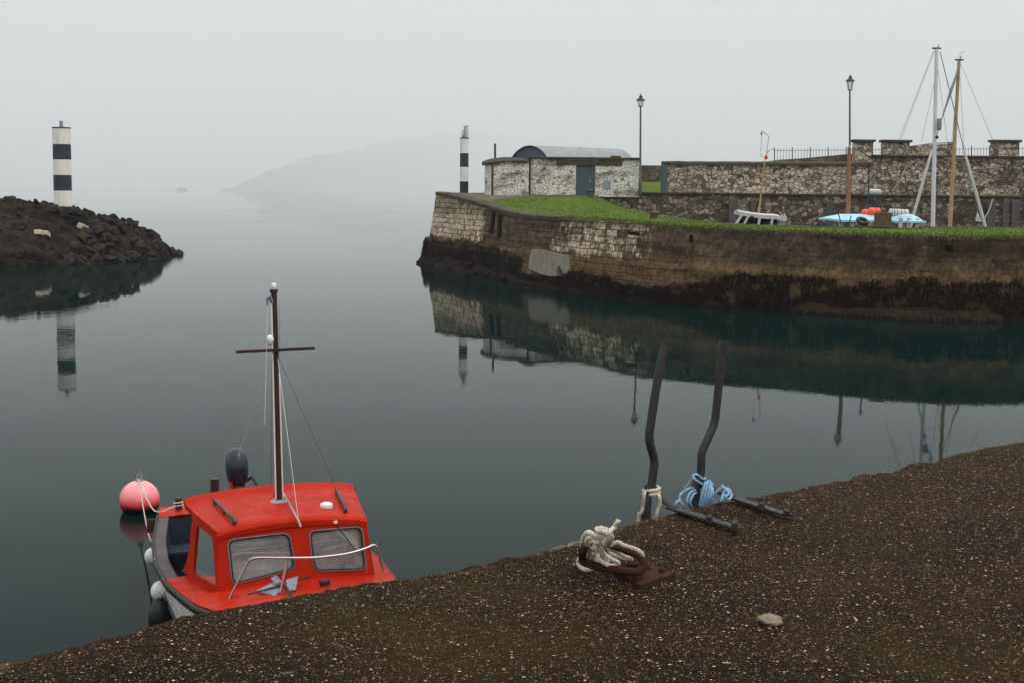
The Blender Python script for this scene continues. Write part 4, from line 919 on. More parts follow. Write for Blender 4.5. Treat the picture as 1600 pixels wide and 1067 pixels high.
# bollards on the pier
def bollard(px, py, z, rr, h_, label, square=False, nm='bollard'):
    P = (aty(px, py, 59.2) if square else at(px, py, z)) if z < 4.3 else aty(px, py, 96.5); m_ = MB()
    if square: m_.box((0, 0, h_ / 2), (rr * 2, rr * 1.6, h_)); m_.box((0, 0, .02), (rr * 2.8, rr * 2.4, .06))
    else: m_.lathe([(rr * .8, -.1), (rr * .82, h_ * .45), (rr * 1.05, h_ * .6), (rr * 1.08, h_ * .82), (rr * .8, h_ * .97), (rr * .1, h_)], (0, 0, 0), 18)
    o = m_.build(nm, 'darkstone', smooth=40, bevel=.03 if square else 0); o.location = P; return tag(o, label, 'bollard')
bollard(1022, 340, 3.45, .26, .30, 'squat round stone bollard on the grass at the pier bend')
bollard(923, 305, 4.5, .24, .40, 'squat dark bollard by the hut door')
b_ = bollard(1379, 355, 3.16, .31, .60, 'square rusty brown mooring block on the grass by the pale blue boat', True)
tp = Vector((b_.location.x - .74, b_.location.y + .45, b_.location.z + .22))
MB_ = MB().tube([tp + Vector((math.cos(t) * .19, .12 * math.sin(t), math.sin(t) * .10 - math.cos(t) * .04)) for t in np.linspace(0, 6.283, 28, endpoint=False)], .085, 12, closed=True)
tag(MB_.build('tyre', 'black', org=tp), 'black tyre leaning beside the square mooring block', 'tyre')

# ------------------------------------------------------------------ terrace, back walls, hut
MB().add([(-5.6, 105.8, 4.55), (6, 98.5, 4.55), (8.9, 98.5, 4.6), (90, 98.5, 4.6), (90, 200, 4.8), (-5.6, 200, 4.5)], [(0, 1, 2, 3, 4, 5)]).build('terrace', 'earth', smooth=0)['kind'] = 'structure'
YW = 97.6
qw = thing('harbour_wall', 'low brown stone quay wall of the inner basin below the white rubble wall', 'wall', (25, YW, 0))
def wallgrid(x0, x1, y, z0, zt, dx=.25, amp=.04):
    nx = int((x1 - x0) / dx) + 1; nz_ = 14; rows = []
    for i in range(nx):
        x = x0 + (x1 - x0) * i / (nx - 1); t_ = zt(x) if callable(zt) else zt
        rows.append([Vector((x, y - amp * nz(x, 0, z0 + (t_ - z0) * j / nz_, 1.3, 4) - amp, z0 + (t_ - z0) * j / nz_)) for j in range(nz_ + 1)] + [Vector((x, y + .5, t_)), Vector((x, y + .5, z0))])
    return MB().loft(rows, closed=True, cap=True)
wallgrid(5.7, 60, YW, -1.5, lambda x: 4.62 + .006 * (x - 6), .3).build('wall', 'rubbledark', qw, org=qw.location, smooth=60)
MB().box((33, YW + .45, 4.70), (54.4, 1.3, .12)).build('ledge', 'coping', qw, org=qw.location, smooth=0, bevel=.02)
YU = 98.9
rw_ = thing('rubble_wall', 'long pale rubble stone wall behind the inner basin', 'wall', (20, YU, 4.6))
x1042 = aty(1042, 300, YU).x; ztop = lambda x: aty(1042, 257, YU).z + (x - x1042) * .0055
wallgrid(x1042, 60, YU, 4.5, ztop, .3).build('wall', 'rubble', rw_, org=rw_.location, smooth=60)
xe = aty(1362, 300, YU).x
m_ = MB(); nn_ = 30
rows = []
for i in range(nn_ + 1):
    x = x1042 - .12 + (xe - x1042) * i / nn_; z = ztop(x); h_ = .03 * nz(x, 2, 0, 1.1, 2); rows.append([Vector((x, YU - .22, z - .03)), Vector((x, YU - .2, z + .13 + h_)), Vector((x, YU + .2, z + .22 + h_)), Vector((x, YU + .7, z + .13)), Vector((x, YU + .7, z - .03))])
m_.loft(rows, closed=True, cap=True).build('coping', 'coping', rw_, org=rw_.location, smooth=40)
# raised fort wall with merlons
YF = 99.25
fort = thing('fort_wall', 'higher crenellated stone wall with four merlons above the rubble wall', 'wall', (30, YF, 6))
xa = aty(1362, 250, YF).x
def zf(px, py): return aty(px, py, YF).z
wallgrid(xa, 60, YF - .40, 4.72, lambda x: zf(1430, 247) + .004 * (x - xa), .3).build('wall', 'rubblefort', fort, org=fort.location, smooth=60)
MB().box(((xa + 60) / 2, YF - .25, zf(1430, 247) + .1), (60 - xa + .1, .9, .14)).build('ledge', 'coping', fort, org=fort.location, smooth=0, bevel=.03)
def merlon(p0, p1, yt, yb):
    a = aty(p0, yb, YF); b = aty(p1, yt, YF); m_ = wallgrid(a.x, b.x, YF - .1, a.z - .25, b.z - .16, .2, .035); o = m_.build('merlon', 'rubble', fort, org=fort.location, smooth=60)
    MB().box(((a.x + b.x) / 2, YF + .12, b.z - .08), (b.x - a.x + .25, 1.0, .17)).build('merlon_cap', 'coping', o, org=fort.location, smooth=0, bevel=.05)
for q in ((1333, 1364, 219, 254), (1378, 1421, 219.5, 247), (1549, 1592, 219.5, 247), (1612, 1660, 224, 247)): merlon(*q)
a = aty(1421, 247, YF); b = aty(1492, 222, YF); wallgrid(a.x, b.x, YF + .35, a.z - .2, lambda x: lerp_tab(x, [(a.x, zf(1421, 229)), (a.x + 1.6, zf(1455, 223.5)), (b.x, zf(1490, 222))]), .2, .035).build('parapet', 'rubblefort', fort, org=fort.location, smooth=60)
# earth bank and its sloping wall left of the merlons
a = aty(1203, 254, 101); b = aty(1340, 240, 101)
bank = wallgrid(a.x, b.x + .8, 101, 4.6, lambda x: lerp_tab(x, [(a.x, aty(1203, 254, 101).z), (aty(1262, 246, 101).x, aty(1262, 247, 101).z), (b.x, b.z), (b.x + 1, b.z)]), .25, .06).build('sloping_wall', 'rubblefar'); tag(bank, 'sloping mossy stone wall rising under the iron railing', 'wall')
MB().add([(a.x, 101.4, 4.7), (70, 101.4, 4.7), (70, 101.4, 7.3), (b.x, 101.4, 7.55), (a.x, 101.4, 6.95), (a.x, 130, 4.7), (70, 130, 4.7), (70, 130, 8.0), (b.x, 130, 7.9), (a.x, 130, 7.0)], [(0, 1, 2, 3, 4), (4, 3, 8, 9), (3, 2, 7, 8), (5, 9, 8, 7, 6), (0, 4, 9, 5), (1, 6, 7, 2)]).build('bank', 'grass', smooth=0)['kind'] = 'structure'
# railing
YR = 102.2; rl = thing('iron_railing', 'dark iron picket railing along the top of the stone walls', 'railing', (25, YR, 7))
ptop = lambda px: lerp_tab(px, [(1190, 236), (1200, 234), (1600, 231), (1800, 230)]); pbot = lambda px: lerp_tab(px, [(1190, 256), (1330, 252), (1800, 252)])
posts = list(range(1210, 1790, 28)); Lo = rl.location
for i, px in enumerate(posts):
    A = aty(px, pbot(px), YR); B_ = aty(px, ptop(px) - 3, YR); MB().tube([A, B_], .035, 8).build('post', 'lampiron', rl, org=Lo)
    if i == len(posts) - 1: break
    m_ = MB(); p2_ = posts[i + 1]
    for k_ in range(1, 6):
        x = px + 28 * k_ / 6; m_.tube([aty(x, pbot(x), YR), aty(x, ptop(x) - 1, YR)], .013, 5)
    for dy in (2, 17): m_.tube([aty(px, ptop(px) + dy, YR), aty(p2_, ptop(p2_) + dy, YR)], .014, 5)
    m_.build('picket_panel', 'lampiron', rl, org=Lo)
MB().tube(spline([aty(1210, 234, YR), aty(1204, 235, YR), aty(1199, 239, YR), aty(1197, 246, YR)], 5), .02, 6).build('end_scroll', 'lampiron', rl, org=Lo)

# far wall, grass bank and gate pillar in the gap
fw = MB().box((14, 112.3, 5.6), (24, .6, 2.9)); fw_ = wallgrid(6, 30, 112, 4.5, lambda x: aty(1015, 259, 112).z, .3).build('far_wall', 'rubblefar'); tag(fw_, 'plain brown stone wall seen through the gap beside the hut', 'wall')
rows = []
for i in range(14):
    x = 7 + i * 1.2; rows.append([Vector((x, 106.5 + q * 5.3, 4.62 + .95 * math.sin(min(1, q * 1.3) * 1.57) + .1 * nz(x, q * 3, 0, .8, 3))) for q in np.linspace(0, 1, 8)])
MB().loft(rows).build('grass_bank', 'grass', smooth=70)['kind'] = 'structure'
P = aty(1037, 303, 98.7); gp = thing('gate_pillar', 'slim dark green grey gate pillar at the end of the rubble wall', 'gate pillar', P)
MB().box((0, 0, 1.02), (.42, .4, 2.1)).build('shaft', 'doorgreen', gp, smooth=0, bevel=.02); MB().box((.05, 0, 2.15), (.5, .5, .14)).build('cap', 'coping', gp, smooth=0, bevel=.03)

# hut
YH = 97.2
hx0 = aty(826, 300, YH).x; hx1 = aty(999, 300, YH).x; hz0 = 4.4; hzt = aty(900, 249, YH).z
hut = thing('stone_hut', 'whitewashed rubble hut with grey door on the pier', 'hut', ((hx0 + hx1) / 2, YH, 4.5)); Lo = hut.location
dx0, dx1 = aty(899.5, 300, YH).x, aty(929.5, 300, YH).x; dzt = aty(915, 258.5, YH).z
wx0, wx1, wz0, wz1 = aty(943, 300, YH).x, aty(954, 300, YH).x, aty(948, 296, YH).z, aty(948, 283.5, YH).z
def front_panel(x0, x1, z0, z1, y, holes, th=.45):
    loops = [[(x0, z0), (x1, z0), (x1, z1), (x0, z1)]] + holes
    return panel([[Vector((p[0], p[1], 0)) for p in L] for L in loops], th, frame((0, y + th / 2, 0), (1, 0, 0), (0, 0, 1)))
front_panel(hx0, hx1, hz0, hzt, YH, [[(dx0, hz0 + .1), (dx1, hz0 + .1), (dx1, dzt), (dx0, dzt)]]).build('front_wall', 'rubblehut', hut, org=Lo, smooth=0)
MB().box((hx1 - .22, YH + 3.1, (hz0 + hzt) / 2), (.45, 5.2, hzt - hz0)).build('side_wall', 'rubblehut', hut, org=Lo, smooth=0); MB().box((hx0 + .22, YH + 3.1, (hz0 + hzt) / 2), (.45, 5.2, hzt - hz0)).build('side_wall', 'rubblehut', hut, org=Lo, smooth=0)
m_ = MB(); m_.box(((hx0 + hx1) / 2, YH + 2.6, hzt + .06), (hx1 - hx0 + .1, 5.6, .14)); m_.build('roof_slab', 'coping', hut, org=Lo, smooth=0, bevel=.04)
MB().box(((dx0 + dx1) / 2 + .25, YH - .03, dzt + .16), (dx1 - dx0 + 3.2, .1, .36)).build('lintel', 'coping', hut, org=Lo, smooth=0, bevel=.02)
dr = MB().box(((dx0 + dx1) / 2, YH + .14, (hz0 + dzt) / 2 + .05), (dx1 - dx0 + .02, .08, dzt - hz0)).build('door', 'doorgreen', hut, org=Lo, smooth=0)
m_ = MB()
for i in range(1, 6): m_.box((dx0 + (dx1 - dx0) * i / 6, YH + .095, (hz0 + dzt) / 2 + .05), (.02, .015, dzt - hz0 - .1))
m_.build('batten', 'doorgreen', dr, org=Lo, smooth=0); MB().sphere((dx1 - .32, YH + .07, 5.45), .045, 10, 8).build('handle', 'whiteline', dr, org=Lo)
MB().box(((wx0 + wx1) / 2, YH - .03, (wz0 + wz1) / 2), (wx1 - wx0, .06, wz1 - wz0)).build('shutter', 'galv', hut, org=Lo, smooth=0, bevel=.01)
MB().box((aty(962, 252, YH).x, YH - .02, hzt + .17), (.7, .3, .14)).build('vent_block', 'coping', hut, org=Lo, smooth=0, bevel=.02)
# annexe to the left
YA = 96.6; ax0 = aty(757, 300, YA + .9).x; ax1 = aty(768, 300, YA).x; ax2 = aty(826, 300, YA).x; azt = aty(800, 256, YA).z; az0 = aty(790, 304, YA).z - .1
hs_ = thing('stone_annexe', 'small rough stone outhouse with felt roof joined to the hut', 'outhouse', (ax1, YA, az0)); Lo = hs_.location
m_ = MB(); pts = [(ax0, YA + .9), (ax1, YA), (ax2, YA), (ax2, YA + 4.5), (ax0, YA + 4.5)]; k_ = 5
hts = [azt - .06, azt + .03, azt + .13, azt + .1, azt + .0]
m_.add([Vector((x, y, az0)) for x, y in pts] + [Vector((x, y, h_)) for (x, y), h_ in zip(pts, hts)], [(4, 3, 2, 1, 0), (5, 6, 7, 8, 9)] + [(i, (i + 1) % k_, k_ + (i + 1) % k_, k_ + i) for i in range(k_)])
m_.build('wall', 'rubblehut', hs_, org=Lo, smooth=0)
rows = []
for t in np.linspace(0, 1, 13):
    x = ax0 - .2 + (ax2 + .0 - ax0 + .2) * t; ye = YA + .75 - .95 * min(1, t / .17); ze = azt - .10 + .20 * math.sin(math.pi * min(1, t * .62)); zr = azt - .02 + .42 * math.sin(math.pi * (.06 + .80 * t)) ** .7
    rows.append([Vector((x, ye, ze)), Vector((x, ye, ze + .10)), Vector((x, ye + 1.0, (ze + zr) / 2 + .14)), Vector((x, ye + 2.2, zr + .08)), Vector((x, YA + 4.5, zr - .1)), Vector((x, YA + 4.5, zr - .2))])
m_ = MB().loft(rows, closed=True, cap=True)
m_.build('roof', 'slate', hs_, org=Lo, smooth=0)
MB().tube([(ax1 + .05, YA - .07, az0), (ax1 + .05, YA - .07, azt)], .07, 8).build('drainpipe', 'lampiron', hs_, org=Lo)
P = aty(774, 250, 100); Q = aty(773.5, 225, 100); tag(MB().tube([P - Vector((0, 0, 2.3)), Q], .075, 10).build('flue_pole', 'iron', org=P), 'short dark pole rising behind the outhouse roof', 'pole')
MB().tube([(hx0 + .06, YH - .08, hz0), (hx0 + .06, YH - .08, hzt)], .08, 8).build('junction_strip', 'lampiron', hut, org=hut.location)  # dark strip added for the dark line where hut and annexe meet
tag(MB().tube([aty(679, 385, 93), aty(668, 386, 92.6), aty(661, 388, 92.4)], [.12, .07, .10], 8).build('outfall_pipe', 'iron'), 'short dark pipe stub poking seaward from the pier head foot', 'pipe')
# arched shed
SC = aty(829, 250, 103.5); ang = R(38); ax_ = Vector((math.cos(ang), math.sin(ang), 0)); sy_ = Vector((math.sin(ang), -math.cos(ang), 0)); Wd = 2.25; rise = aty(829, 228, 103.5).z - SC.z
sh_ = thing('arched_shed', 'shed with curved corrugated grey roof behind the hut', 'shed', (SC.x, SC.y, 4.5)); Lo = sh_.location
rad = (Wd ** 2 + rise ** 2) / (2 * rise); ta = math.asin(min(1, Wd / rad)); n = N('corrugated roof sheet'); v = n.coord(); wv = n.nd('ShaderNodeTexWave'); n.set(wv.inputs[0], n.map(v, rot=(0, 0, -ang))); wv.inputs['Scale'].default_value = 2.2
M['corr'] = n.done(n.ramp(n.noise(v, 1.2, 6, .7), [(.3, (.17, .185, .20)), (.7, (.30, .315, .33))]), .6, n.bump(wv.outputs['Fac'], .5, .04), .1)
def arc(t): a = -ta + 2 * ta * t; return sy_ * (math.sin(a) * rad) + Vector((0, 0, math.cos(a) * rad - (rad - rise)))
LEN = 8.3; rows = [[SC + ax_ * s_ + arc(t) for t in np.linspace(0, 1, 25)] for s_ in (-.15, LEN)]
m_ = MB().loft(rows); m_.loft([[p + Vector((0, 0, -.05)) for p in r_] for r_ in rows]); m_.build('curved_roof', 'corr', sh_, org=Lo, smooth=60)
for s_ in (0, LEN - .1):
    g = [SC + ax_ * s_ + arc(t) - Vector((0, 0, .03)) for t in np.linspace(0, 1, 25)]; m_ = MB(); m_.add(g, [tuple(range(25))]); m_.add([p + ax_ * .08 for p in g], [tuple(range(25))]); m_.build('gable', 'galvgable' if False else 'doorgreen', sh_, org=Lo, smooth=0)
m_ = MB()
for sgn in (-1, 1): m_.box(SC + ax_ * LEN / 2 + sy_ * sgn * (Wd - .12) + Vector((0, 0, -(SC.z - 4.5) / 2)), (LEN, .2, SC.z - 4.5), Matrix((ax_, -sy_, Vector((0, 0, 1)))).transposed())
m_.build('side_wall', 'rubblefar', sh_, org=Lo, smooth=0)
for s_ in (.05, LEN - .15): MB().box(SC + ax_ * s_ + Vector((0, 0, -(SC.z - 4.5) / 2)), (.12, 2 * Wd - .4, SC.z - 4.5), Matrix((ax_, -sy_, Vector((0, 0, 1)))).transposed()).build('end_wall', 'rubblefar', sh_, org=Lo, smooth=0)

# lamp posts
def lamp(px, pyb, pyt, d, label, green, big):
    B_ = aty(px - 1, pyb, d); T_ = aty(px, pyt, d); L = thing('lamp_post', label, 'lamp post', B_, group='lamp posts on the quay'); h_ = T_.z - B_.z; dx = T_.x - B_.x
    lh = .62 if big else .42; base = h_ - .42 - lh; mat = 'lampgreen' if green else 'lampiron'
    MB().tube([(0, 0, 0), (0, 0, 1.0), (0, 0, 1.05), (dx * base / h_, 0, base)], [.12, .11, .075, .055], 12).build('pole', mat, L)
    c = Vector((dx * base / h_, 0, base))
    cap = MB().lathe([(.32, 0), (.33, .03), (.24, .10), (.14, .19), (.10, .22), (.12, .27), (.12, .31), (.05, .34), (.04, .40), (.012, .47)], c + Vector((0, 0, lh)), 12).build('lamp_cap', 'lampiron', L)
    MB().lathe([(.13, .02), (.17, .08), (.21, lh * .6), (.23, lh)], c, 12).build('lamp_glass', 'lampglass', L)
    m_ = MB()
    for q in range(4): a_ = q * 1.5708 + .4; m_.tube([c + Vector((math.cos(a_) * .13, math.sin(a_) * .13, .0)), c + Vector((math.cos(a_) * .25, math.sin(a_) * .25, lh))], .018 if big else .012, 6)
    m_.lathe([(.15, 0), (.14, .05)], c, 12); m_.build('lamp_frame', 'lampiron', L); return L
n = N('lamp glass'); n.nt.nodes.remove(n.b); tr = n.nd('ShaderNodeBsdfTransparent'); tr.inputs[0].default_value = (.9, .92, .94, 1); gl = n.nd('ShaderNodeBsdfDiffuse'); gl.inputs[0].default_value = (.75, .76, .78, 1)
mm = n.nd('ShaderNodeMixShader'); mm.inputs[0].default_value = .3; n.set(mm.inputs[1], tr.outputs[0]); n.set(mm.inputs[2], gl.outputs[0]); n.set(n.out.inputs[0], mm.outputs[0]); M['lampglass'] = n.m
lamp(1001, 304, 148, 96.9, 'tall lamp post at the right corner of the white hut', True, False)
lamp(1328, 304, 118, 98.3, 'tall lamp post standing over the pale blue boat', False, True)

# beacons
def beacon(px, bounds, yb, d, w_, label, lantern):
    B_ = aty(px, yb, d); b = thing('harbour_beacon', label, 'beacon', B_, group='black and white banded harbour beacons'); zs = [aty(px, y, d).z - B_.z for y, _ in bounds]
    for i in range(len(bounds) - 1):
        MB().lathe([(w_ / 2, zs[i + 1]), (w_ / 2, zs[i])], (0, 0, 0), 40, cap=True).build('black_band' if bounds[i][1] else 'white_band', 'bandblack' if bounds[i][1] else 'whitepaint', b, smooth=40)
    zt_ = zs[0]; MB().lathe([(w_ / 2 + .03, zt_), (w_ / 2 + .03, zt_ + .06)], (0, 0, 0), 40).build('top_slab', 'lampiron', b); lantern(b, zt_ + .06); return b
def lan_l(b, z): MB().lathe([(.13, 0), (.13, .12), (.11, .14), (.11, .34), (.14, .36), (.1, .42)], (0, 0, z), 16).build('lantern', 'galv', b)
def lan_r(b, z):
    l_ = MB().lathe([(.13, 0), (.13, .18), (.09, .22), (.09, .55), (.05, .6), (.05, .82)], (0, 0, z), 14).build('lantern', 'galv', b); m_ = MB()
    for q in range(5): m_.tube([(.06 + .05 * q, .12 * math.cos(q * 2.5), z), (.06 + .05 * q, .12 * math.cos(q * 2.5), z + .86)], .013, 6)
    for zz_ in (.3, .84): m_.tube([(.06, .1, z + zz_), (.27, .1, z + zz_)], .012, 6); m_.tube([(.06, -.1, z + zz_), (.27, -.1, z + zz_)], .012, 6)
    m_.build('ladder_cage', 'galv', b); m_ = MB().tube([(-.17, 0, z), (-.17, 0, z + .5)], .03, 8); m_.build('aerial', 'galv', b)
beacon(99, [(201, 0), (226, 1), (250, 0), (274, 1), (298.5, 0), (323, 1), (338, 1)], 338, 91.5, 1.14, 'wide black and white banded beacon on the rock breakwater', lan_l)
beacon(725, [(217, 0), (240, 1), (261.5, 0), (284, 1), (304, 1)], 304, 102, .62, 'narrow black and white banded beacon at the stone pier head', lan_r)

# ------------------------------------------------------------------ left breakwater
bw = thing('breakwater', 'sloping dark masonry breakwater under the wide beacon', 'breakwater', (-30, 90, 0))
# crest line height along x, slope to the water on the near side
crest = [(-75, 5.2), (-45, 4.6), (-33, 4.15), (-30.5, 3.75), (-28.5, 3.35), (-27, 2.75), (-25.6, 2.15), (-24.7, 1.4), (-24, .5), (-23.2, -.6), (-22, -1.5)]
def bwz(x, y):
    c_ = lerp_tab(x, crest); yc = 92.0 + max(0, (x + 30)) * 1.0; ww = 11.5 + min(0, (x + 27)) * .0
    d = (yc - y) / 11.5 if y < yc else (y - yc) / 8.0
    d = max(0, d); z = c_ - (c_ + .9) * min(1.3, d) ** 1.15 if y < yc else c_ - (c_ + 1) * min(1.3, d)
    return z
rows = []
for x in np.concatenate([np.linspace(-75, -38, 25), np.arange(-37.6, -21.9, .16)]):
    row = []
    for y in np.concatenate([np.arange(76, 104, .18), np.linspace(104, 112, 10)]):
        z = bwz(x, y); st_ = .10 * (math.floor(z / .42) * .42 + .42 * min(1, ((z / .42) % 1) * 2.5) - z) if x < -27 else 0
        rw_i = math.floor(y / .55); cb_ = math.floor(x / .8 + .37 * (rw_i % 3)); z += .34 * (mnoise.cell(Vector((cb_ * 1.3 + .5, rw_i * 1.7 + .5, .5))) - .5) + .14 * nz(x, y, 0, .9, 4) + .10 * nz(x, y, 0, 3.5, 3); row.append(Vector((x, y, max(-1.4, z))))
    rows.append(row)
MB().loft(rows).build('slope', 'breakstone', bw, org=bw.location, smooth=35)
# boulders, each its own object
protos = []
for q in range(9):
    bm = bmesh.new(); r_ = random.Random(q + 40)
    for _ in range(15):
        p = Vector((r_.gauss(0, 1), r_.gauss(0, 1), r_.gauss(0, 1))).normalized() * r_.uniform(.8, 1.1); bm.verts.new((p.x * .62, p.y * .5, p.z * .42))
    bmesh.ops.convex_hull(bm, input=bm.verts); bmesh.ops.delete(bm, geom=[v_ for v_ in bm.verts if not v_.link_faces], context='VERTS')
    bmesh.ops.bevel(bm, geom=bm.edges[:], offset=.025, segments=1, affect='EDGES')
    me = bpy.data.meshes.new('boulder'); bm.to_mesh(me); bm.free(); me.materials.append(M['boulder']); protos.append(me)
cnt = 0
while cnt < 230:
    x = random.uniform(-34.5, -23.0); y = random.uniform(84, 103); z = bwz(x, y)
    crestness = lerp_tab(x, crest) - z
    if z < -.25: continue
    if x < -27.5 and crestness > 1.7 and random.random() > .10: continue
    if x < -27.5 and random.random() < .4: continue
    s_ = random.uniform(.4, 1.0) if x > -27.6 else random.uniform(.2, .5)
    o = bpy.data.objects.new('boulder', random.choice(protos)); COL.objects.link(o); o.location = (x, y, z + (.07 if x > -27.6 else -.05) * s_); o.scale = (s_, s_ * random.uniform(.8, 1.2), s_ * random.uniform(.8, 1.3)); o.rotation_euler = (random.uniform(-.5, .5), random.uniform(-.5, .5), random.uniform(0, 6.28))
    tag(o, 'dark angular boulder in the rock heap of the left breakwater', 'boulder', 'boulders heaped on the left breakwater'); cnt += 1
for (x, y, z, s_, rz_, k_) in ((-29.55, 90.55, 3.32, .8, .4, 2), (-28.95, 90.45, 3.22, .75, 1.6, 5), (-28.3, 90.6, 3.10, .85, 2.5, 0), (-27.9, 91.2, 3.05, .7, .9, 7)):
    o = bpy.data.objects.new('boulder', protos[k_]); COL.objects.link(o); o.location = (x, y, z); o.scale = (s_,) * 3; o.rotation_euler = (.2, -.1, rz_); tag(o, 'dark angular boulder in the rock heap of the left breakwater', 'boulder', 'boulders heaped on the left breakwater')
def bwhit(px, py):
    best = None
    for d in np.arange(78, 104, .1):
        P = aty(px, py, d)
        if P.z <= bwz(P.x, P.y): return P
    return P
for i, (px, py, w_, h_, lab, yw_) in enumerate(((62, 367, .46, .32, 'pale squared block in the breakwater face, left of a touching pair', 0), (72.5, 368, .42, .29, 'pale squared block in the breakwater face, right of a touching pair', .05), (130, 357, .46, .36, 'pale tilted block lying loose beside the beacon rocks', .5))):
    P = bwhit(px, py); o = MB().box((0, 0, 0), (w_, .6, h_)).build('pale_block', 'whiteblock', smooth=0, bevel=.04); o.location = P + Vector((0, -.12, 0.08)); o.rotation_euler = (-.35, yw_ * .5, -yw_); tag(o, lab, 'stone block')
# weed skirt on the breakwater
V = []; Fc = []
for _ in range(9000):
    x = random.uniform(-36, -23.2); y = random.uniform(78, 100); z = bwz(x, y)
    if not (-.1 < z < .75 + .3 * nz(x, y, 0, .6, 2)): continue
    frond(Vector((x, y, z + .12)), Vector((random.gauss(0, .3), -1, 0)).normalized(), random.uniform(.1, .3), random.uniform(.04, .09), random.uniform(.05, .25))
mb = MB(); mb.v = V; mb.f = Fc; tag(mb.build('rockweed', 'weed', smooth=0), kind='stuff')

# ------------------------------------------------------------------ boats in the inner basin
def hull_mb(L, beam, sheer0, sheer1, draft=.6):
    rows = []
    for t in np.linspace(0, 1, 16):
        b = beam / 2 * (math.sin(min(1, .12 + t * 1.15) * math.pi / 1.0 * .5) if t < .75 else 1 - .18 * (t - .75) / .25); b *= min(1, .05 + t * 3.2) ** .7; s_ = sheer0 + (sheer1 - sheer0) * t; y = L * (t - .5)
        rows.append([Vector((-b, y, s_)), Vector((-b * .93, y, s_ * .4)), Vector((-b * .7, y, -draft * .2)), Vector((0, y, -draft)), Vector((b * .7, y, -draft * .2)), Vector((b * .93, y, s_ * .4)), Vector((b, y, s_))])
    m_ = MB().loft(rows); k_ = 7
    for i in range(15): m_.f.append((i * k_, (i + 1) * k_, (i + 1) * k_ + 6, i * k_ + 6))
    m_.f.append(tuple(15 * k_ + j for j in range(7))); return m_
# white wheelhouse boat
dW = 79.; cW = aty(1190, 340, dW)
wb = thing('wheelhouse_boat', 'white wheelhouse boat behind the grass with a thin tan mast', 'boat', (cW.x, dW, 0), (0, 0, R(82))); WI = (Matrix.Translation(wb.location) @ Euler((0, 0, R(82))).to_matrix().to_4x4()).inverted()
hull_mb(6.5, 2.4, 1.9, 1.5).build('hull', 'dullwhite', wb)
def wbp(px, py, dd=0): return aty(px, py, dW + dd)
ML = Matrix.Identity(4)
def addw(m_, nm, mat, **k): m_.v = [tuple(WI @ Vector(p)) for p in m_.v]; return m_.build(nm, mat, wb, **k)
a = wbp(1154, 330, -.8); b = wbp(1220, 337, -.8)
rows = []
for t in np.linspace(0, 1, 10):
    x = a.x + (b.x - a.x) * t; z = a.z + (b.z - a.z) * t - .06 * math.sin(t * 3.14) + (0 if t < .93 else -.04); rows.append([Vector((x, dW - .85, z - .22)), Vector((x, dW - .85, z - .02)), Vector((x, dW, z + .06)), Vector((x, dW + .85, z - .02)), Vector((x, dW + .85, z - .22))])
addw(MB().loft(rows, closed=True, cap=True), 'wheelhouse_roof', 'dullwhite', smooth=40)
for (p0, p1) in (((1160, 335), (1151, 349)), ((1170, 337), (1163, 350)), ((1187, 339), (1185, 352)), ((1207, 341), (1205, 352))):
    for dd in (-.78, .78):
        A, B_ = wbp(*p0, dd), wbp(*p1, dd); B_ = A + (B_ - A) * 3.2; addw(MB().tube([A, B_], .09, 4), 'window_pillar', 'dullwhite', smooth=20)
for dd in (-.74, .74):
    A, B_, C_, D_ = wbp(1160, 338, dd), wbp(1214, 341, dd), wbp(1214, 354, dd), wbp(1150, 354, dd); addw(MB().add([A, B_, C_, D_], [(0, 1, 2, 3)]), 'side_glass', 'darkglass', smooth=0)
m_ = MB().box((cW.x - .2, dW, 2.0), (2.4, 1.65, 1.9)); addw(m_, 'wheelhouse_wall', 'dullwhite', smooth=0, bevel=.03)
A, B_ = wbp(1186, 331), wbp(1195, 252); addw(MB().tube([A - Vector((0, 0, 2)), A, B_], [.06, .055, .045], 10), 'mast', 'tanmast')
addw(MB().tube([wbp(1195, 250), wbp(1198, 240), wbp(1201, 215), wbp(1200, 212), wbp(1190, 205)], .018, 6), 'aerial_hoop', 'galv')
addw(MB().tube([wbp(1190, 205), wbp(1190, 222), wbp(1188, 237)], .010, 6), 'wind_vane_line', 'wire'); addw(MB().tube([wbp(1190, 208), wbp(1190, 211)], .05, 8), 'anemometer', 'black'); addw(MB().tube([wbp(1188, 240), wbp(1188, 243), wbp(1194, 247)], .015, 6), 'aerial_foot', 'galv')
addw(MB().sphere(wbp(1197, 246), .10, 12, 8, (1, 1, 1.4)), 'mast_bracket', 'orange')
m_ = MB()
for q in ((1222, 336), (1226, 334)): m_.tube([wbp(q[0], q[1], -.5), wbp(q[0] - 2, 352, -.5)], .05, 6)
m_.box(wbp(1216, 342, -.5), (.9, .3, .28)); addw(m_, 'aft_frame', 'dullwhite', smooth=0)
addw(MB().sphere(wbp(1175, 340, -.9), .10, 12, 8), 'horn', 'black')

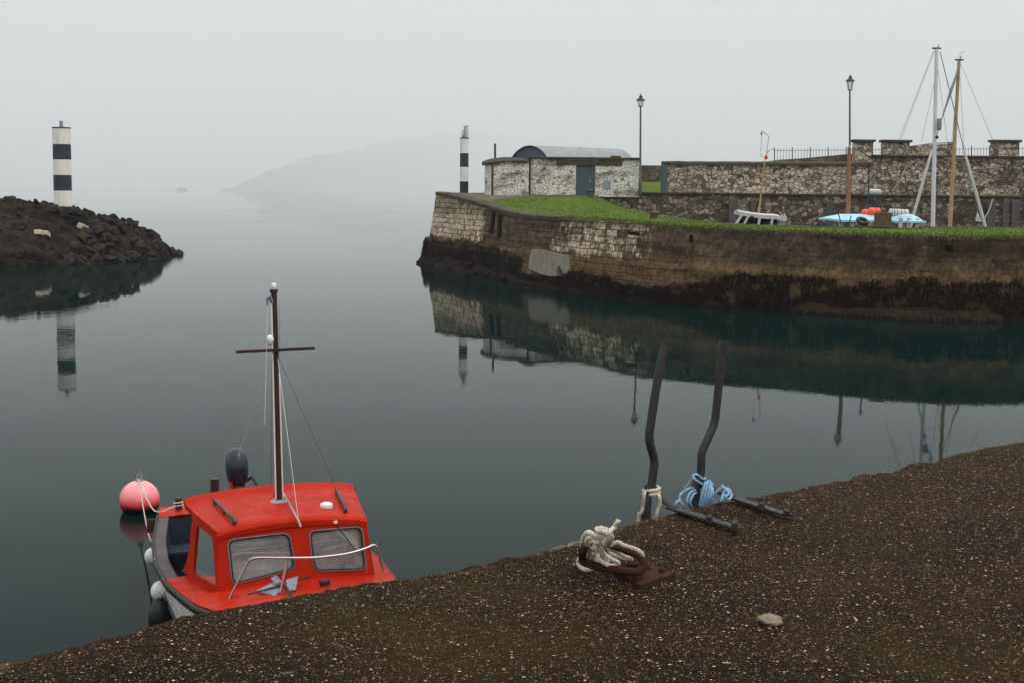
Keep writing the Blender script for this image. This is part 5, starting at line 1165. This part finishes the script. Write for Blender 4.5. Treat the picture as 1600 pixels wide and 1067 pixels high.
# pale blue work boat
dB = 67.; cB = aty(1363, 345, dB)
pb_ = thing('pale_blue_boat', 'pale blue decked boat on white stanchions behind the square mooring block', 'boat', (cB.x, dB, 0)); Lo = pb_.location
def bp(px, py, dd=0): return aty(px, py, dB + dd)
hm = hull_mb(6.2, 2.6, 2.5, 2.2); hm.xf(Matrix.Translation(Lo) @ Euler((0, 0, R(90))).to_matrix().to_4x4()); hm.build('hull', 'dullwhite', pb_, org=Lo)
def canopy(pix, yb, nm):
    rows = []
    for (px, yt) in pix:
        T_ = bp(px, yt); B_ = bp(px, yb(px)); e = .25 + .95 * min(1, (px - pix[0][0] + 4) / 25, (pix[-1][0] + 4 - px) / 18)
        rows.append([Vector((T_.x, dB - e, B_.z)), Vector((T_.x, dB - e, B_.z + .09)), Vector((T_.x, dB - e * .35, T_.z)), Vector((T_.x, dB + e * .35, T_.z)), Vector((T_.x, dB + e, B_.z + .09)), Vector((T_.x, dB + e, B_.z))])
    return MB().loft(rows, closed=True, cap=True).build(nm, 'paleblue', pb_, org=Lo, smooth=25)
canopy([(1282, 342), (1290, 339.5), (1305, 337), (1316, 335), (1345, 335), (1360, 337), (1392, 339)], lambda x: 346.5 if x > 1290 else 344, 'fore_canopy')
can = canopy([(1392.5, 339.5), (1400, 337.5), (1412, 335), (1421, 335), (1430, 339), (1440, 345), (1443, 347)], lambda x: 348.3, 'aft_canopy')
for px in (1314, 1331, 1407, 1420, 1433): MB().box(bp(px, 352, -.95), (.17, .1, .6)).build('stanchion', 'dullwhite', pb_, org=Lo, smooth=0)
tcu = bpy.data.curves.new('t', 'FONT'); tcu.body = 'ARCTIC'; tcu.size = .21; tcu.extrude = .006; tcu.align_x = 'CENTER'
to = bpy.data.objects.new('t', tcu); tme = bpy.data.meshes.new_from_object(to); p = bp(1410, 341.5, -.80); tm = MB(); fr_ = frame(p + Vector((.02, -.30, -.03)), (1, 0, 0), (0, .45, .9)); tm.add([fr_ @ v_.co for v_ in tme.vertices], [tuple(q.vertices) for q in tme.polygons]); tm.build('name_lettering', 'galv', can, org=Lo, smooth=0)
bpy.data.objects.remove(to); bpy.data.curves.remove(tcu); bpy.data.meshes.remove(tme)
A, B_ = bp(1325, 340, .3), bp(1327, 231, .3); m_ = MB().tube([A - Vector((0, 0, 2.2)), A, B_], [.11, .105, .085], 12).build('mast', 'orangemast', pb_, org=Lo); MB().tube([bp(1327, 231, .3), bp(1327.3, 228, .3)], .06, 10).build('mast_tip', 'dullwhite', m_, org=Lo)
m_ = MB(); T0 = bp(1358, 262, .6)
m_.tube([bp(1353, 340, .4), bp(1357, 304, .6), T0], .035, 8); m_.tube([bp(1374, 336, .4), bp(1370, 304, .6)], .03, 8); m_.tube([bp(1362, 336, .9), bp(1364, 304, .6)], .03, 8); m_.tube([bp(1357, 304, .6), bp(1371, 304, .6)], .03, 8); m_.tube([bp(1355, 272, .6), bp(1362, 266, .6)], .03, 6); m_.build('radar_frame', 'navyframe', pb_, org=Lo)
q = bp(1367, 300, .6); MB().tube([q - Vector((.29, 0, 0)), q - Vector((.25, 0, 0)), q + Vector((.25, 0, 0)), q + Vector((.29, 0, 0))], [.08, .13, .13, .08], 12).build('radar_scanner', 'dullwhite', pb_, org=Lo)
for (px, py, rr, lab) in ((1352, 333, .19, 'orange red buoy on the pale blue boat, left and partly over the tyre'), (1362.5, 332, .23, 'largest orange red buoy in the row on the pale blue boat'), (1370.5, 330.5, .17, 'orange red buoy half hidden behind the square mooring block')):
    P = bp(px, py, -.25); t = thing('orange_buoy', lab, 'buoy', P, group='orange buoys on the pale blue boat'); MB().sphere((0, 0, 0), rr, 18, 12).build('float', 'orange', t); MB().tube([(0, 0, rr * .9), (0, 0, rr * 1.2)], rr * .2, 8).build('eye', 'navyframe', t)
A, B_ = bp(1389, 332.5, .1), bp(1419, 334, .1); lr = thing('liferaft_canister', 'white ribbed liferaft canister lying on the pale blue boat', 'liferaft', (A + B_) / 2); d = (B_ - A) / 2
MB().tube([-d, -d * .93, d * .93, d * 1.05], [.13, .19, .19, .10], 14).build('canister', 'dullwhite', lr); m_ = MB()
for t in (-.75, -.5, -.2, .2, .55): m_.tube([d * t - d * .02, d * t + d * .02], .205, 14)
m_.build('strap', 'lampiron', lr)
for pts in ([(1308, 322), (1312, 338), (1315, 352)], [(1330, 338), (1328, 345), (1325, 352)]):
    pass
tag(MB().tube([bp(1305, 322, -1.3), bp(1311, 338, -1.35), bp(1315, 353, -1.4)], .025, 6).build('mooring_line', 'navyframe'), 'dark line crossing the left end of the pale blue boat', 'rope')
tag(MB().tube([bp(1330, 338, -1.3), bp(1328, 345, -1.35), bp(1325, 353, -1.4)], .025, 6).build('mooring_line', 'navyframe'), 'short dark line below the orange mast of the pale blue boat', 'rope')

# yachts: only their rigs rise above the grass
def yacht(label, d, base, top, mat, r0, stay_top, stay_mid, stay_bot, shrouds, spread, sgn):
    B_ = aty(*base, d); T_ = aty(*top, d); y = thing('sailing_yacht', label, 'yacht', (B_.x, d, 0)); Lo = y.location
    hm = hull_mb(8.5, 2.7, 1.45, 1.15, 1.0); hm.xf(Matrix.Translation(Lo) @ Euler((0, 0, R(90 * sgn))).to_matrix().to_4x4()); hm.build('hull', 'dullwhite', y, org=Lo)
    MB().box((B_.x, d, 1.5), (2.6, 1.6, .6)).build('coachroof', 'dullwhite', y, org=Lo, smooth=0, bevel=.1)
    lean = (T_ - B_) / (T_.z - B_.z)
    mst = MB().tube([B_ - lean * (B_.z - 1.3), B_, T_], [r0, r0, r0 * .8], 12).build('mast', mat, y, org=Lo)
    m_ = MB(); m_.box(T_ + Vector((0, 0, .03)), (.42, .12, .07)); m_.tube([T_, T_ + Vector((.12, 0, .22))], .02, 6); m_.build('masthead', 'lampiron', mst, org=Lo)
    S0, S1, S2 = aty(*stay_top, d), aty(*stay_mid, d), aty(*stay_bot, d)
    MB().tube([S0, S1], .022, 6).build('forestay', 'wire', y, org=Lo)
    E2 = S2 + (S2 - S1).normalized() * (S2.z - 1.6) * 1.03
    MB().tube([S1 - (S2 - S1) * .02, S1, S1 * .5 + S2 * .5, S2, E2], [.03, .065, .085, .08, .07], 10).build('furled_sail', 'sailcloth', y, org=Lo)
    m_ = MB()
    for s_ in shrouds: m_.tube([aty(*q_, d) for q_ in s_], .009, 5)
    m_.build('shrouds', 'wire', y, org=Lo)
    MB().tube([aty(*spread[0], d), aty(*spread[1], d)], .025, 6).build('spreader', mat, mst, org=Lo); return y, mst
y1, ms1 = yacht('sailing yacht with tall silver alloy mast, furled sail falling to the right', 72., (1457.5, 352), (1463.5, 77), 'alloy', .112, (1469, 82), (1507, 238), (1539, 352), [[(1459, 80), (1405, 218), (1398, 245)], [(1460, 80), (1408, 218)], [(1462, 120), (1440, 222)], [(1466, 110), (1480, 222), (1482, 300)]], ((1452, 226), (1480, 225.5)), -1)
q = aty(1467.5, 195, 71.7); MB().lathe([(.05, -.3), (.11, -.27), (.13, 0), (.11, .27), (.05, .3)], q, 12).build('radar_reflector', 'cord', ms1, org=y1.location); q = aty(1464, 215, 71.7); MB().sphere(q, .09, 10, 8).build('deck_light', 'black', ms1, org=y1.location)
y2, ms2 = yacht('sailing yacht with tan wooden mast, furled sail falling to the left', 74., (1484.5, 352), (1498.5, 95), 'tanmast', .105, (1496, 108), (1456, 236), (1427, 338), [[(1501, 100), (1548, 212), (1552, 222)], [(1500, 120), (1506, 225), (1508, 300)], [(1496, 125), (1487, 225), (1484, 260)]], ((1475, 247.5), (1507, 248)), 1)
MB().tube([aty(1497, 110, 73.8), aty(1485, 145, 73.8), aty(1472, 185, 73.8)], [.05, .075, .03], 8).build('halyard_bundle', 'galv', ms2, org=y2.location)
m_ = MB(); m_.tube([aty(1500, 95, 74), aty(1500, 84, 74), aty(1507, 81, 74)], .012, 5); m_.build('wind_vane', 'wire', ms2, org=y2.location)
# small grey sail cover and line at the right
P = aty(1529, 345, 70); tag(MB().add([aty(1527, 330, 70), aty(1534, 347, 70), aty(1524, 346, 70), aty(1527, 330, 70.3), aty(1534, 347, 70.4), aty(1524, 346, 70.4)], [(0, 1, 2), (5, 4, 3), (0, 3, 4, 1), (1, 4, 5, 2), (2, 5, 3, 0)]).build('tarpaulin', 'sailcloth', smooth=0), 'small pale triangular cover at the foot of the right furled sail', 'tarpaulin')
# timber fenders on the basin wall
for i, (px, w_, yt, mat, lab) in enumerate(((1146, .62, 310, 'greywood', 'wide grey timber fender on the basin wall left of the white boat'), (1177, .32, 312, 'greywood', 'narrow grey timber fender above the white wheelhouse roof'), (1296, .45, 316, 'lampgreen', 'dark timber pile on the basin wall left of the pale blue boat'), (1549, .55, 315, 'greywood', 'broad grey timber pile right of the furled sail'), (1572, .40, 313, 'greywood', 'pale grey timber pile, middle of the three at the far right'), (1587, .55, 314, 'greywood', 'grey timber pile nearest the right edge of the basin wall'))):
    T_ = aty(px, yt, YW - .2); o = MB().box((0, 0, -(T_.z + 1) / 2), (w_, .24, T_.z + 1)).build('timber_pile', mat, smooth=0, bevel=.03); o.location = T_; tag(o, lab, 'timber pile')
tag(MB().tube(spline([aty(1551, 312, 90), aty(1546, 328, 88), aty(1538, 343, 86), aty(1536, 352, 85)], 4), .03, 6).build('hanging_line', 'cord'), 'pale line slanting down from the wall beside the broad timber pile', 'rope')

# ------------------------------------------------------------------ render settings
S.render.engine = 'CYCLES'; cy_ = S.cycles
cy_.use_denoising = True; cy_.max_bounces = 8; cy_.volume_bounces = 2; cy_.diffuse_bounces = 3; cy_.glossy_bounces = 4; cy_.transparent_max_bounces = 12; cy_.caustics_reflective = False; cy_.caustics_refractive = False
cy_.sample_clamp_indirect = 6
